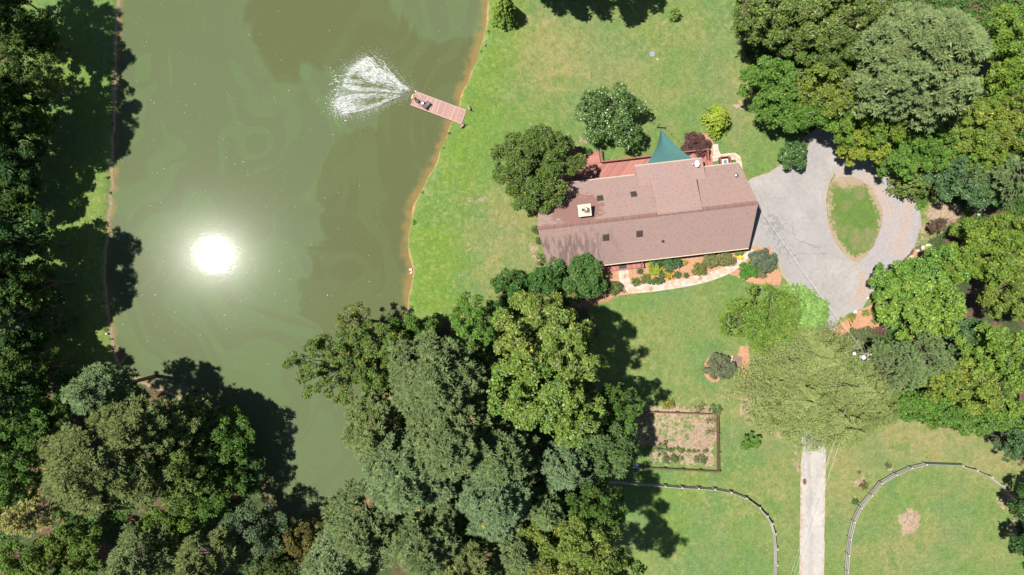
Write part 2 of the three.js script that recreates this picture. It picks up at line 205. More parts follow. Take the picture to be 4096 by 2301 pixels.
// ---------------------------------------------------------------- drive, gravel, mulch
const vp = (a) => a.map(([x, y]) => V(x, y)), sp = (a) => a.map(([x, y]) => P(x, y));
const island = smooth(vp([[2082, 500], [2090, 462], [2120, 446], [2160, 450], [2195, 478], [2216, 515], [2220, 555], [2207, 602], [2182, 640], [2152, 657], [2118, 628], [2097, 592], [2083, 545]]), true, 4);
{
  const conc = vp([[1860, 470], [1893, 448], [1935, 433], [1985, 402], [2020, 350], [2050, 322], [2092, 330], [2118, 372], [2130, 405], [2104, 432], [2086, 462], [2079, 500], [2081, 545], [2095, 592], [2116, 630], [2152, 658], [2166, 700], [2160, 735], [2132, 775], [2112, 800], [2100, 835], [2086, 862], [2084, 960], [2079, 1095], [2077, 1200], [2075, 1300], [2073, 1500], [2010, 1500], [2013, 1300], [2014, 1200], [2018, 1095], [2012, 960], [1996, 840], [1990, 745], [1985, 716], [1964, 690], [1955, 650], [1930, 632], [1860, 628]]);
  const concW = conc;
  const X0 = 26, X1 = 48, Z0 = -22, Z1 = 40, W = 768, H = 2048, c = document.createElement('canvas'); c.width = W; c.height = H; const q = c.getContext('2d'); q.fillStyle = '#fff'; q.fillRect(0, 0, W, H);
  const R = rng(5), px = (p) => [(p.x - X0) / (X1 - X0) * W, (p.z - Z0) / (Z1 - Z0) * H];
  const crack = (pts, w, a) => { q.strokeStyle = `rgba(0,0,0,${a})`; q.lineWidth = w; q.beginPath(); pts.forEach(([x, y], i) => { const [u, v] = px(V(x, y)); i ? q.lineTo(u, v) : q.moveTo(u, v); }); q.stroke(); };
  const jag = (x0, y0, x1, y1, n, s) => Array.from({ length: n + 1 }, (_, i) => [lerp(x0, x1, i / n) + (R() - 0.5) * s, lerp(y0, y1, i / n) + (R() - 0.5) * s]);
  crack(jag(1940, 500, 1975, 498, 8, 5), 1.6, 0.5); crack(jag(1990, 545, 2000, 600, 10, 6), 1.8, 0.55); crack(jag(2000, 600, 2060, 625, 14, 8), 2.2, 0.6); crack(jag(2060, 625, 2085, 655, 8, 6), 1.8, 0.5); crack(jag(1965, 640, 2080, 640, 20, 7), 1.8, 0.5); crack(jag(1940, 565, 2000, 590, 12, 6), 1.5, 0.45); crack(jag(2085, 640, 2150, 660, 10, 5), 1.4, 0.45); crack(jag(2060, 780, 2080, 660, 10, 6), 1.4, 0.4); crack(jag(1920, 480, 1965, 640, 18, 6), 1.4, 0.4);
  for (const y of [1135, 1196, 1254, 1325, 1390]) crack(jag(2012, y, 2078, y + 1, 9, 1.5), 1.5, 0.2); crack(jag(2035, 1170, 2042, 1240, 10, 4), 1.6, 0.5); crack(jag(2022, 1200, 2078, 1202, 10, 3), 1.4, 0.4);
  const cr = q.getImageData(0, 0, W, H).data;
  const stain = mask([[circ(1965, 560, 26, 30), 190], [circ(1960, 630, 30, 30), 200], [circ(1985, 660, 30, 24), 170], [circ(1940, 600, 20, 60), 150], [circ(2058, 600, 14, 18), 90]], 5), spot = mask([[circ(2026, 1213, 5, 12), 255], [circ(2048, 1322, 2, 3), 255]], 1);
  const map = tex(W, H, (i, j) => { const x = X0 + i / W * (X1 - X0), z = Z0 + j / H * (Z1 - Z0), n = fbm(x * 0.45, z * 0.45, 4), f = fbm(x * 3, z * 3, 3), h = hash(i, j), k = cr[(j * W + i) * 4] / 255; let t = (0.82 + 0.26 * n) * (0.88 + 0.24 * f) * (0.92 + 0.16 * h); let c = mix3([0.315 * t, 0.298 * t, 0.288 * t], [0.40 * t, 0.372 * t, 0.348 * t], sstep(8, 16, z)); c = mix3(c, [0.13, 0.13, 0.135], clamp(stain(x + (n - 0.5) * 3, z + (f - 0.5) * 2) * sstep(0.42, 0.66, f + (n - 0.5) * 0.5)) * 0.9); const lane = z > 14 ? Math.min(Math.abs(x - lerp(35.8, 36.4, (z - 14) / 22) - 0.9), Math.abs(x - lerp(35.8, 36.4, (z - 14) / 22) + 0.75)) : 9; c = mix3(c, [0.30, 0.275, 0.255], sstep(0.5, 0.1, lane + (f - 0.5) * 0.5) * 0.5); const ed = edgeDist(concW, x, z); c = mix3(c, [0.36, 0.25, 0.15], sstep(0.5, 0.0, ed + (f - 0.35) * 0.9) * 0.75); if (h > 0.9985) c = [0.20, 0.12, 0.06]; const s = sstep(0.4, 0.6, spot(x, z)); c = mix3(c, [0.13, 0.075, 0.045], s); const m = lerp(0.35, 1, k); return [c[0] * m, c[1] * m, c[2] * m]; }, { repeat: false });
  const g = sheet(ragged(conc, 0.10, 3), 0.008), uv = g.attributes.uv; for (let i = 0; i < uv.count; i++) uv.setXY(i, (uv.getX(i) - X0) / (X1 - X0), (uv.getY(i) - Z0) / (Z1 - Z0));
  struct('driveway', g, std({ map, roughness: 0.9 }), 'pale grey concrete drive and parking pad with cracks and dark stains');
  const grav = vp([[2085, 335], [2120, 340], [2180, 365], [2250, 420], [2288, 468], [2310, 510], [2318, 560], [2302, 625], [2260, 665], [2205, 720], [2170, 775], [2120, 798], [2100, 760], [2140, 660], [2100, 560], [2100, 440]]);
  const gm = tex(1024, 1024, (i, j) => { const x = i / 1024 * 20, z = j / 1024 * 20, n = fbm(x * 0.35 + 5, z * 0.2, 4), f = noise(x * 7, z * 7), h = hash(i >> 1, j >> 1), t = 0.78 + 0.16 * f + 0.34 * (h - 0.5) + 0.20 * n; return mix3([0.33 * t, 0.305 * t, 0.31 * t], [0.36 * t, 0.28 * t, 0.235 * t], sstep(0.5, 0.75, n)); }, { mirror: true }); gm.repeat.set(1 / 20, 1 / 20);
  const gb = tex(512, 512, (i, j) => hash(i >> 1, j >> 1), { srgb: false }); gb.repeat.set(1 / 10, 1 / 10);
  struct('gravel_drive', sheet(ragged(grav, 0.22, 9), 0.004), std({ map: gm, bumpMap: gb, bumpScale: 0.02, roughness: 1 }), 'grey gravel loop round the grass island');
  const im = tex(512, 768, (i, j) => { const x = 38 + i / 512 * 10, z = -15 + j / 768 * 13, n = fbm(x * 0.6, z * 0.6 + 3, 4), f = fbm(x * 4, z * 4, 2), h = hash(i, j), e = edgeDist(island, x, z), t = 0.75 + 0.3 * f + 0.3 * (h - 0.5); let c = mix3([0.125 * t, 0.215 * t, 0.04 * t], [0.22 * t, 0.235 * t, 0.09 * t], sstep(0.45, 0.72, n)); const dirt = Math.max(sstep(-12.1, -13.2, z + (n - 0.5) * 3 + (f - 0.5)), sstep(0.62, 0.15, e + (f - 0.5) * 1.3 + (n - 0.5) * 1.6)); return mix3(c, [0.43 * t, 0.33 * t, 0.225 * t], dirt); }, { repeat: false });
  const ig = sheet(ragged(island, 0.3, 4), 0.012), iu = ig.attributes.uv; for (let i = 0; i < iu.count; i++) iu.setXY(i, (iu.getX(i) - 38) / 10, (iu.getY(i) + 15) / 13);
  struct('grass_island', ig, std({ map: im, bumpMap: groundBump, bumpScale: 0.04, roughness: 1 }), 'teardrop of worn grass ringed by the drive and the gravel loop');
}
const mulchMap = tex(512, 512, (i, j) => { const x = i / 512 * 8, z = j / 512 * 8, f = noise(x * 9, z * 9), h = hash(i >> 1, j), n = fbm(x * 1.2, z * 1.2, 3), t = 0.66 + 0.3 * f + 0.4 * (h - 0.5) + 0.2 * n; return [0.48 * t, 0.262 * t, 0.155 * t]; }, { mirror: true }); mulchMap.repeat.set(1 / 8, 1 / 8);
const mulchBump = tex(256, 256, (i, j) => hash(i, j >> 1), { srgb: false }); mulchBump.repeat.set(1 / 4, 1 / 4);
const mulchMat = std({ map: mulchMap, bumpMap: mulchBump, bumpScale: 0.03, roughness: 1 });
for (const [pts, label] of [
  [sp([[2420, 1062], [2990, 985], [3085, 990], [3100, 1050], [3125, 1110], [3120, 1140], [3020, 1138], [2945, 1105], [2905, 1095], [2800, 1118], [2680, 1150], [2560, 1172], [2480, 1180], [2440, 1190], [2420, 1150]]), 'orange pine-straw mulch bed along the front wall of the house'],
  [vp([[2084, 862], [2104, 822], [2150, 788], [2200, 762], [2240, 785], [2230, 835], [2165, 850], [2138, 905], [2115, 905], [2098, 870]]), 'orange mulch bed at the mouth of the drive below the gravel'],
  [sp([[2705, 620], [2735, 590], [2775, 545], [2812, 530], [2840, 545], [2858, 580], [2862, 625], [2845, 640]]), 'orange mulch ring round the purple shrub behind the deck'],
  [vp([...circ(1798, 927, 29, 35)]), 'mulch ring round the lone grey-green shrub on the lawn'],
  [vp([[1862, 872], [1884, 868], [1884, 960], [1870, 950], [1858, 910]]), 'narrow strip of mulch under the edge of the cypresses'],
  [vp([[2300, 625], [2330, 640], [2330, 690], [2300, 700], [2285, 680]]), 'patch of red mulch inside the curved rock edging']]) struct('mulch_bed', sheet(ragged(pts, 0.16, 21 + pts[0].x), 0.016), mulchMat, label);
// ---------------------------------------------------------------- the house: u runs along the ridge, v across it towards the front lawn
const UA = Math.asin(0.1157), U = (u, v, y = 0) => new THREE.Vector3(u * 0.9933 + v * 0.1157, y, -u * 0.1157 + v * 0.9933);
const partW = (name, geo, mat, parent, label) => part(name, geo.translate(-parent.position.x, -parent.position.y, -parent.position.z), mat, parent, label);   // a part given in world coordinates under an unturned thing
function plate(a, b, c, d, t, uvf) {               // four corners of the top, t thick below
  const n = new THREE.Vector3().subVectors(b, a).cross(new THREE.Vector3().subVectors(d, a)).normalize(); if (n.y < 0) n.negate();
  const lo = [a, b, c, d].map((p) => p.clone().addScaledVector(n, -t)), hi = [a, b, c, d], pos = [], uv = [];
  const up = new THREE.Vector3().subVectors(b, a).cross(new THREE.Vector3().subVectors(d, a)).y > 0;
  const q = (p0, p1, p2, p3) => { for (const p of up ? [p0, p1, p2, p0, p2, p3] : [p0, p2, p1, p0, p3, p2]) { pos.push(p.x, p.y, p.z); const w = uvf ? uvf(p) : [p.x, p.z]; uv.push(...w); } };
  q(...hi); q(lo[3], lo[2], lo[1], lo[0]); for (let i = 0; i < 4; i++) q(hi[i], lo[i], lo[(i + 1) % 4], hi[(i + 1) % 4]);
  const g = new THREE.BufferGeometry(); g.setAttribute('position', new THREE.Float32BufferAttribute(pos, 3)); g.setAttribute('uv', new THREE.Float32BufferAttribute(uv, 2)); g.computeVertexNormals(); return g;
}
const cream = std({ color: lin(0.55, 0.49, 0.38), roughness: 0.6 }), siding = std({ color: lin(0.20, 0.115, 0.075), roughness: 0.85 }), darkM = std({ color: lin(0.03, 0.03, 0.032), roughness: 0.6 }), galv = std({ color: lin(0.62, 0.63, 0.65), roughness: 0.28, metalness: 0.9 }), whiteM = phys({ color: lin(0.78, 0.78, 0.77), roughness: 0.35 }), concreteM = std({ color: lin(0.45, 0.40, 0.33), roughness: 0.9 });
{
  function shingles(seed, wear) {                  // 26 m x 6.5 m, 76 px/m; rows 0.145 m deep, tabs of mixed brown, tan and slate
    const W = 2048, H = 512, R = 11; const bumpA = new Float32Array(W * H);
    const map = tex(W, H, (i, j) => {
      const row = Math.floor(j / R), off = hash(row, seed) * 40, tab = Math.floor((i + off) / 15), t = hash(tab * 7 + seed, row), run = noise((i + off) / 46 + seed, row * 1.7), h = hash(i, j + seed);
      let c = mix3([0.318, 0.212, 0.190], [0.298, 0.198, 0.180], t); if (run > 0.62) c = mix3(c, [0.280, 0.226, 0.222], 0.5); else if (t > 0.60) c = mix3(c, [0.375, 0.240, 0.185], 0.45); if (t < 0.12) c = mix3(c, [0.26, 0.155, 0.135], 0.6);
      const edge = j % R === 0 ? 0.76 : 1, gap = (i + off) % 15 < 1 ? 0.86 : 1, g = (0.90 + 0.2 * h) * edge * gap; bumpA[j * W + i] = j % R === 0 ? 0 : 1;
      c = [c[0] * g, c[1] * g, c[2] * g]; return wear(c, i / W * 26, j / H * 6.5, h);
    }, { repeat: false });
    return std({ map, roughness: 0.95 });
  }
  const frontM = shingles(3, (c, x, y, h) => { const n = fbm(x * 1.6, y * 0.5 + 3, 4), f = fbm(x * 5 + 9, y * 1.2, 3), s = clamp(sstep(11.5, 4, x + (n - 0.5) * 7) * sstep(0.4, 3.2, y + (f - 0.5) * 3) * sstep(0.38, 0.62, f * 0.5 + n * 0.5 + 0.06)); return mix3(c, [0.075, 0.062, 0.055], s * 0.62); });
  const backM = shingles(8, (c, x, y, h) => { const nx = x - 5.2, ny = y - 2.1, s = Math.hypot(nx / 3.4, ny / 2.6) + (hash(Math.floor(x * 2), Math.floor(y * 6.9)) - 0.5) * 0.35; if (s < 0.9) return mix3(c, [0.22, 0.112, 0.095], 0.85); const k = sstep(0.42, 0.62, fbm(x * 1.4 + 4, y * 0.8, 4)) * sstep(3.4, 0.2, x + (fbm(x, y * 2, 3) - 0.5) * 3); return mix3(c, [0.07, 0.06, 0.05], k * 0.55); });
  const base = U(16.5, -6.5), H = thing('house', 'long low house with a brown mottled shingle roof and square chimney between pond and drive', 'house', [base.x, 0, base.z], UA);
  const L = (u, v, y) => new THREE.Vector3(u - 16.5, y, v + 6.5), RY = 5.6, EY = 2.5, F = -1.45, B = -11.8, RV = -6.5;
  const uvF = (p) => [(p.x + 13) / 26, Math.abs(p.z) * 1.235 / 6.5];
  part('wall', merge([box(23.6, 2.7, 9.0, 0.3, 1.35, -0.1)]), siding, H);
  for (const s of [-1, 1]) { const sh = new THREE.Shape([new THREE.Vector2(-4.6, 2.7), new THREE.Vector2(4.4, 2.7), new THREE.Vector2(-0.1, 5.25)]), g = new THREE.ExtrudeGeometry(sh, { depth: 0.15, bevelEnabled: false }); g.rotateY(-Math.PI / 2); part('gable_wall', g.translate(s > 0 ? 12.15 : -11.4, 0.002, 0), siding, H); }
  part('roof', plate(L(3.75, RV, RY), L(29.62, RV, RY), L(29.0, F, EY), L(4.65, F, EY), 0.14, uvF), frontM, H);
  part('roof', plate(L(3.75, RV - 0.004, RY - 0.003), L(29.62, RV - 0.004, RY - 0.003), L(29.0, B, EY), L(4.65, B, EY), 0.14, uvF), backM, H);
  part('lean_to_roof', plate(L(16.45, -10.2, 3.50), L(24.55, -10.2, 3.50), L(24.5, -12.8, 2.90), L(16.4, -12.8, 2.90), 0.12, (p) => [(p.x + 13) / 26, (Math.abs(p.z) - 2) / 6.5]), backM, H);
  { const sh = new THREE.Shape([new THREE.Vector2(6.64, 5.46), new THREE.Vector2(10.05, 4.30), new THREE.Vector2(10.05, 3.3), new THREE.Vector2(6.64, 5.38)]), g = new THREE.ExtrudeGeometry(sh, { depth: 5.0, bevelEnabled: false }); g.rotateY(Math.PI / 2); g.translate(17.95 - 16.5, 0, 6.5); part('dormer_wall', g, siding, H); }
  part('dormer_roof', plate(L(17.8, RV + 0.1, 5.66), L(23.05, RV + 0.1, 5.66), L(23.1, -10.35, 4.36), L(17.75, -10.35, 4.36), 0.13, uvF), backM, H);
  const capM = std({ color: lin(0.27, 0.155, 0.13), roughness: 0.95, map: tex(256, 8, (i, j) => { const t = hash(Math.floor(i / 8), 3) * 0.3 + 0.8; return [t * (i % 8 ? 0.95 : 0.6), t * (i % 8 ? 0.95 : 0.6), t * (i % 8 ? 0.95 : 0.6)]; }) });
  { const uvC = (p) => [p.x / 4, p.z]; part('ridge_cap', merge([plate(L(3.72, RV, RY + 0.045), L(29.65, RV, RY + 0.045), L(29.4, RV + 0.26, RY - 0.145), L(3.78, RV + 0.26, RY - 0.145), 0.02, uvC), plate(L(3.72, RV - 0.002, RY + 0.043), L(29.65, RV - 0.002, RY + 0.043), L(29.4, RV - 0.26, RY - 0.145), L(3.78, RV - 0.26, RY - 0.145), 0.02, uvC)]), capM, H); }
  const gut = (u0, u1, v, y, dir) => { const g = []; g.push(bar(L(u0, v + dir * 0.10, y - 0.10), L(u1, v + dir * 0.10, y - 0.10), 0.035, 0.10)); g.push(bar(L(u0, v + dir * 0.05, y - 0.155), L(u1, v + dir * 0.05, y - 0.155), 0.10, 0.012)); for (let u = u0 + 0.4; u < u1; u += 0.75) g.push(box(0.04, 0.02, 0.13, u - 16.5, y - 0.045, v + 6.5 + dir * 0.06)); part('gutter', merge(g), cream, H); };
  gut(4.7, 29.0, F, EY, 1); gut(4.7, 16.35, B, EY, -1); gut(16.4, 24.5, -12.8, 2.90, -1); gut(24.6, 28.95, B, EY, -1);
  // chimney with a stained concrete crown
  const ch = part('chimney', box(1.38, 2.4, 1.28, 9.36 - 16.5, 4.85, -7.89 + 6.5), siding, H);
  const crownMap = tex(128, 128, (i, j) => { const x = i / 128, y = j / 128, n = fbm(x * 6, y * 6, 4), h = hash(i, j); let c = [0.60, 0.52, 0.40].map((k) => k * (0.8 + 0.25 * n + 0.15 * h)); const e = Math.hypot(x - 0.66, y - 0.42) + (n - 0.5) * 0.3; c = mix3(c, [0.10, 0.075, 0.055], sstep(0.27, 0.17, e) * 0.85); return mix3(c, [0.36, 0.17, 0.06], sstep(0.38, 0.26, e) * 0.35); });
  part('chimney_crown', box(1.52, 0.14, 1.40, 9.36 - 16.5, 6.12, -1.39), std({ map: crownMap, roughness: 0.9 }), ch);
  part('flue', rod(new THREE.Vector3(-6.91, 6.19, -1.46), new THREE.Vector3(-6.91, 6.45, -1.46), 0.20, 0.20, 16), std({ color: lin(0.25, 0.10, 0.045), roughness: 0.8 }), ch); part('flue_cap', new THREE.SphereGeometry(0.23, 16, 8, 0, 6.3, 0, 1.4).scale(1, 0.55, 1).translate(-6.89, 6.46, -1.44), galv, ch); part('flue_opening', box(0.24, 0.06, 0.28, -7.34, 6.20, -1.46), darkM, ch);
  for (const [sx, sy, h] of [[2403, 791, 4.5], [2537, 776, 4.25], [2423, 950.5, 4.4], [2557, 935.6, 4.35]]) {
    const w = P(sx, sy, h), u = w.x * 0.9933 - w.z * 0.1157, v = w.x * 0.1157 + w.z * 0.9933, side = v > RV ? 1 : -1, y = RY - Math.abs(v - RV) / 5.05 * (RY - EY), a = side * Math.atan((RY - EY) / 5.05);
    const fr = new RoundedBoxGeometry(0.74, 0.16, 0.80, 2, 0.03); fr.rotateX(a); const s = part('skylight', fr.translate(u - 16.5, y + 0.06, v + 6.5), std({ color: lin(0.075, 0.055, 0.048), roughness: 0.5 }), H);
    const gl = new RoundedBoxGeometry(0.62, 0.10, 0.68, 2, 0.045); gl.rotateX(a); part('skylight_dome', gl.translate(u - 16.5, y + 0.145, v + 6.5 + side * 0.02), phys({ color: lin(0.06, 0.045, 0.04), roughness: 0.4 }), s);
  }
  { const w = P(2940, 704, 3.3), u = w.x * 0.9933 - w.z * 0.1157, v = w.x * 0.1157 + w.z * 0.9933, y = RY - Math.abs(v - RV) / 5.3 * (RY - EY); const s = part('vent_pipe', rod(new THREE.Vector3(u - 16.5, y - 0.1, v + 6.5), new THREE.Vector3(u - 16.5, y + 0.4, v + 6.5), 0.13, 0.13, 12), galv, H); part('vent_cap', new THREE.SphereGeometry(0.24, 16, 8, 0, 6.3, 0, 1.6).scale(1, 0.7, 1).translate(u - 16.5, y + 0.40, v + 6.5), galv, s); }
  { const w = P(2653, 964, 3.9), u = w.x * 0.9933 - w.z * 0.1157, v = w.x * 0.1157 + w.z * 0.9933, y = RY - Math.abs(v - RV) / 5.05 * (RY - EY); const s = part('vent_pipe', rod(new THREE.Vector3(u - 16.5, y - 0.1, v + 6.5), new THREE.Vector3(u - 16.5, y + 0.32, v + 6.5), 0.08, 0.07, 10), darkM, H); part('vent_collar', new THREE.CylinderGeometry(0.09, 0.20, 0.08, 12).translate(u - 16.5, y + 0.06, v + 6.5), darkM, s); }
  for (const u of [20.5, 26.5]) { const w = part('window', box(1.6, 1.1, 0.06, u - 16.5, 1.5, 4.42), cream, H); part('pane', box(1.45, 0.95, 0.03, u - 16.5, 1.5, 4.46), phys({ color: lin(0.02, 0.025, 0.03), roughness: 0.05 }), w); }
  { const d = part('door', box(0.95, 2.05, 0.06, 11.6 - 16.5, 1.25, 4.43), std({ color: lin(0.2, 0.03, 0.025), roughness: 0.5 }), H); part('handle', new THREE.SphereGeometry(0.04, 8, 6).translate(11.95 - 16.5, 1.2, 4.50), galv, d); }
}
// satellite dish on the lean-to roof
{
  const b = P(2783, 655, 3.2), D = thing('satellite_dish', 'white oval satellite dish at the corner of the roof edge above the deck', 'satellite dish', [b.x, 3.05, b.z]);
  const g = new THREE.SphereGeometry(0.62, 20, 8, 0, Math.PI * 2, 0, 0.62).scale(0.78, 0.42, 1.22); g.translate(0, -0.26, 0); g.rotateZ(0.25); g.rotateX(-0.25); part('reflector', g.translate(0.05, 0.62, 0.05), whiteM, D); part('mast', rod(new THREE.Vector3(0.05, 0, 0), new THREE.Vector3(0.05, 0.55, 0), 0.035), galv, D); part('feed_arm', rod(new THREE.Vector3(0.05, 0.5, 0.1), new THREE.Vector3(-0.5, 0.62, 0.12), 0.025), galv, D); part('feed_horn', box(0.12, 0.10, 0.10, -0.52, 0.66, 0.12), whiteM, D);
}
// ---------------------------------------------------------------- redwood-stained decks
const woodCol = (r, g, b) => std({ roughness: 0.75, map: tex(64, 256, (i, j) => { const n = fbm(i * 0.5, j * 0.02 + r * 40, 3), h = hash(i, j); const t = 0.78 + 0.32 * n + 0.14 * (h - 0.5); return [r * t, g * t, b * t]; }) });
const deckMs = [woodCol(0.37, 0.150, 0.122), woodCol(0.40, 0.168, 0.138), woodCol(0.34, 0.135, 0.110), woodCol(0.43, 0.19, 0.155)], railM = woodCol(0.30, 0.10, 0.08), postCap = std({ color: lin(0.22, 0.22, 0.23), roughness: 0.4 });
function planks(parent, poly, y, ang, w, pitch, mats, seed) {   // boards across a polygon, each cut where it meets the outline
  const dx = Math.cos(ang), dz = Math.sin(ang), nx = -dz, nz = dx, R = rng(seed); let lo = 1e9, hi = -1e9; for (const p of poly) { const t = p.x * nx + p.z * nz; lo = Math.min(lo, t); hi = Math.max(hi, t); }
  for (let t = lo + pitch / 2; t < hi; t += pitch) {
    const cuts = []; poly.forEach((a, i) => { const b = poly[(i + 1) % poly.length], ta = a.x * nx + a.z * nz - t, tb = b.x * nx + b.z * nz - t; if (ta > 0 !== tb > 0) { const k = ta / (ta - tb); cuts.push((a.x + (b.x - a.x) * k) * dx + (a.z + (b.z - a.z) * k) * dz); } });
    cuts.sort((a, b) => a - b);
    for (let i = 0; i + 1 < cuts.length; i += 2) { const L = cuts[i + 1] - cuts[i]; if (L < 0.12) continue; const m = (cuts[i] + cuts[i + 1]) / 2, g = new THREE.BoxGeometry(w, 0.04, L - 0.01); g.rotateY(Math.atan2(dx, dz)); partW('plank', g.translate(nx * t + dx * m, y - 0.02 + (R() - 0.5) * 0.006, nz * t + dz * m), mats[R() * mats.length | 0], parent); }
  }
}
function railing(parent, a, b, y, h, posts, end = 1) {
  const d = new THREE.Vector3().subVectors(b, a), L = d.length(), at = (t, yy) => new THREE.Vector3(lerp(a.x, b.x, t), yy, lerp(a.z, b.z, t)), bal = [];
  partW('rail', bar(at(0, y + h), at(1, y + h), 0.14, 0.04), railM, parent); partW('rail', bar(at(0, y + 0.12), at(1, y + 0.12), 0.05, 0.08), railM, parent);
  for (let t = 0; t < L; t += 0.14) bal.push(box(0.035, h - 0.12, 0.035, lerp(a.x, b.x, t / L), y + h / 2 + 0.04, lerp(a.z, b.z, t / L), 0.1));
  const q = partW('baluster', merge(bal), railM, parent); q.userData.kind = 'stuff';
  for (let i = 0; i < posts + end; i++) { const p = at(i / posts, 0); const o = partW('post', box(0.10, y + h + 0.06, 0.10, p.x, (y + h + 0.06) / 2, p.z, 0.116), railM, parent); o.userData.label = undefined; delete o.userData.label; const c = new THREE.BoxGeometry(0.15, 0.06, 0.15).translate(p.x - parent.position.x, y + h + 0.09, p.z - parent.position.z); part('post_cap', c, postCap, o); }
}
{
  const c = U(16, -13), D = thing('deck', 'long red-stained deck with diagonal boards and railing behind the house', 'deck', [c.x, 0, c.z]), y = 0.5;
  const poly = [U(6.5, -11.4), U(6.5, -13.2), U(8.0, -15.2), U(9.2, -16.4), U(10.8, -15.1), U(10.8, -14.1), U(25.8, -14.1), U(25.8, -11.4)];
  planks(D, poly, y, -0.93, 0.135, 0.15, deckMs, 4);
  partW('fascia', merge([bar(U(10.8, -14.12, 0.4), U(25.8, -14.12, 0.4), 0.04, 0.22), bar(U(25.82, -14.1, 0.4), U(25.82, -11.4, 0.4), 0.04, 0.22), bar(U(9.2, -16.42, 0.4), U(10.82, -15.1, 0.4), 0.04, 0.22)]), railM, D);
  railing(D, U(12.75, -14.06), U(25.8, -14.06), y, 0.9, 6); railing(D, U(9.2, -16.36), U(10.76, -15.08), y, 0.9, 1); railing(D, U(25.76, -14.0), U(25.76, -12.9), y, 0.9, 1, 0); railing(D, U(25.76, -12.0), U(25.76, -11.5), y, 0.9, 1, 0);
  for (let i = 0; i < 3; i++) partW('step', plate(U(10.86, -14.14 - i * 0.48, 0.42 - i * 0.13), U(12.66, -14.14 - i * 0.48, 0.42 - i * 0.13), U(12.66, -14.60 - i * 0.48, 0.42 - i * 0.13), U(10.86, -14.60 - i * 0.48, 0.42 - i * 0.13), 0.05), deckMs[i], D);
  railing(D, U(12.75, -14.1), U(12.75, -15.55), 0.25, 0.85, 1);
  for (let i = 0; i < 2; i++) partW('step', plate(U(25.9 + i * 0.36, -12.95, 0.36 - i * 0.17), U(26.22 + i * 0.36, -12.95, 0.36 - i * 0.17), U(26.22 + i * 0.36, -11.9, 0.36 - i * 0.17), U(25.9 + i * 0.36, -11.9, 0.36 - i * 0.17), 0.05), deckMs[i], D);
}
{
  const c = U(11, -1), D = thing('front_porch', 'narrow red-stained porch deck under the front eave beside the flagstone path', 'porch', [c.x, 0, c.z]);
  planks(D, [U(7.2, -1.75), U(7.2, -0.62), U(16.3, -0.62), U(16.3, -1.75)], 0.32, Math.PI / 2 - 0.28, 0.135, 0.15, deckMs, 9);
  partW('fascia', bar(U(7.2, -0.60, 0.22), U(16.3, -0.60, 0.22), 0.04, 0.2), railM, D); railing(D, U(16.25, -1.7), U(16.25, -0.65), 0.32, 0.8, 1);
  const p = P(2491, 1066, 0.33), m = thing('doormat', 'dark half-round doormat on the front porch at the head of the path', 'doormat', [p.x, 0.32, p.z], UA); const s = new THREE.Shape(); s.moveTo(-0.45, 0.18); s.lineTo(-0.45, 0); s.absellipse(0, 0, 0.45, 0.36, Math.PI, 0, true); s.lineTo(0.45, -0.22); s.lineTo(-0.45, -0.22); const g = new THREE.ExtrudeGeometry(new THREE.Shape([...Array(13)].map((_, i) => new THREE.Vector2(0.46 * Math.cos(i / 12 * Math.PI), 0.12 + 0.30 * Math.sin(i / 12 * Math.PI))).concat([new THREE.Vector2(-0.46, -0.28), new THREE.Vector2(0.46, -0.28)])), { depth: 0.025, bevelEnabled: false }); g.rotateX(-Math.PI / 2); part('mat', g, std({ color: lin(0.05, 0.055, 0.055), roughness: 1 }), m);
}
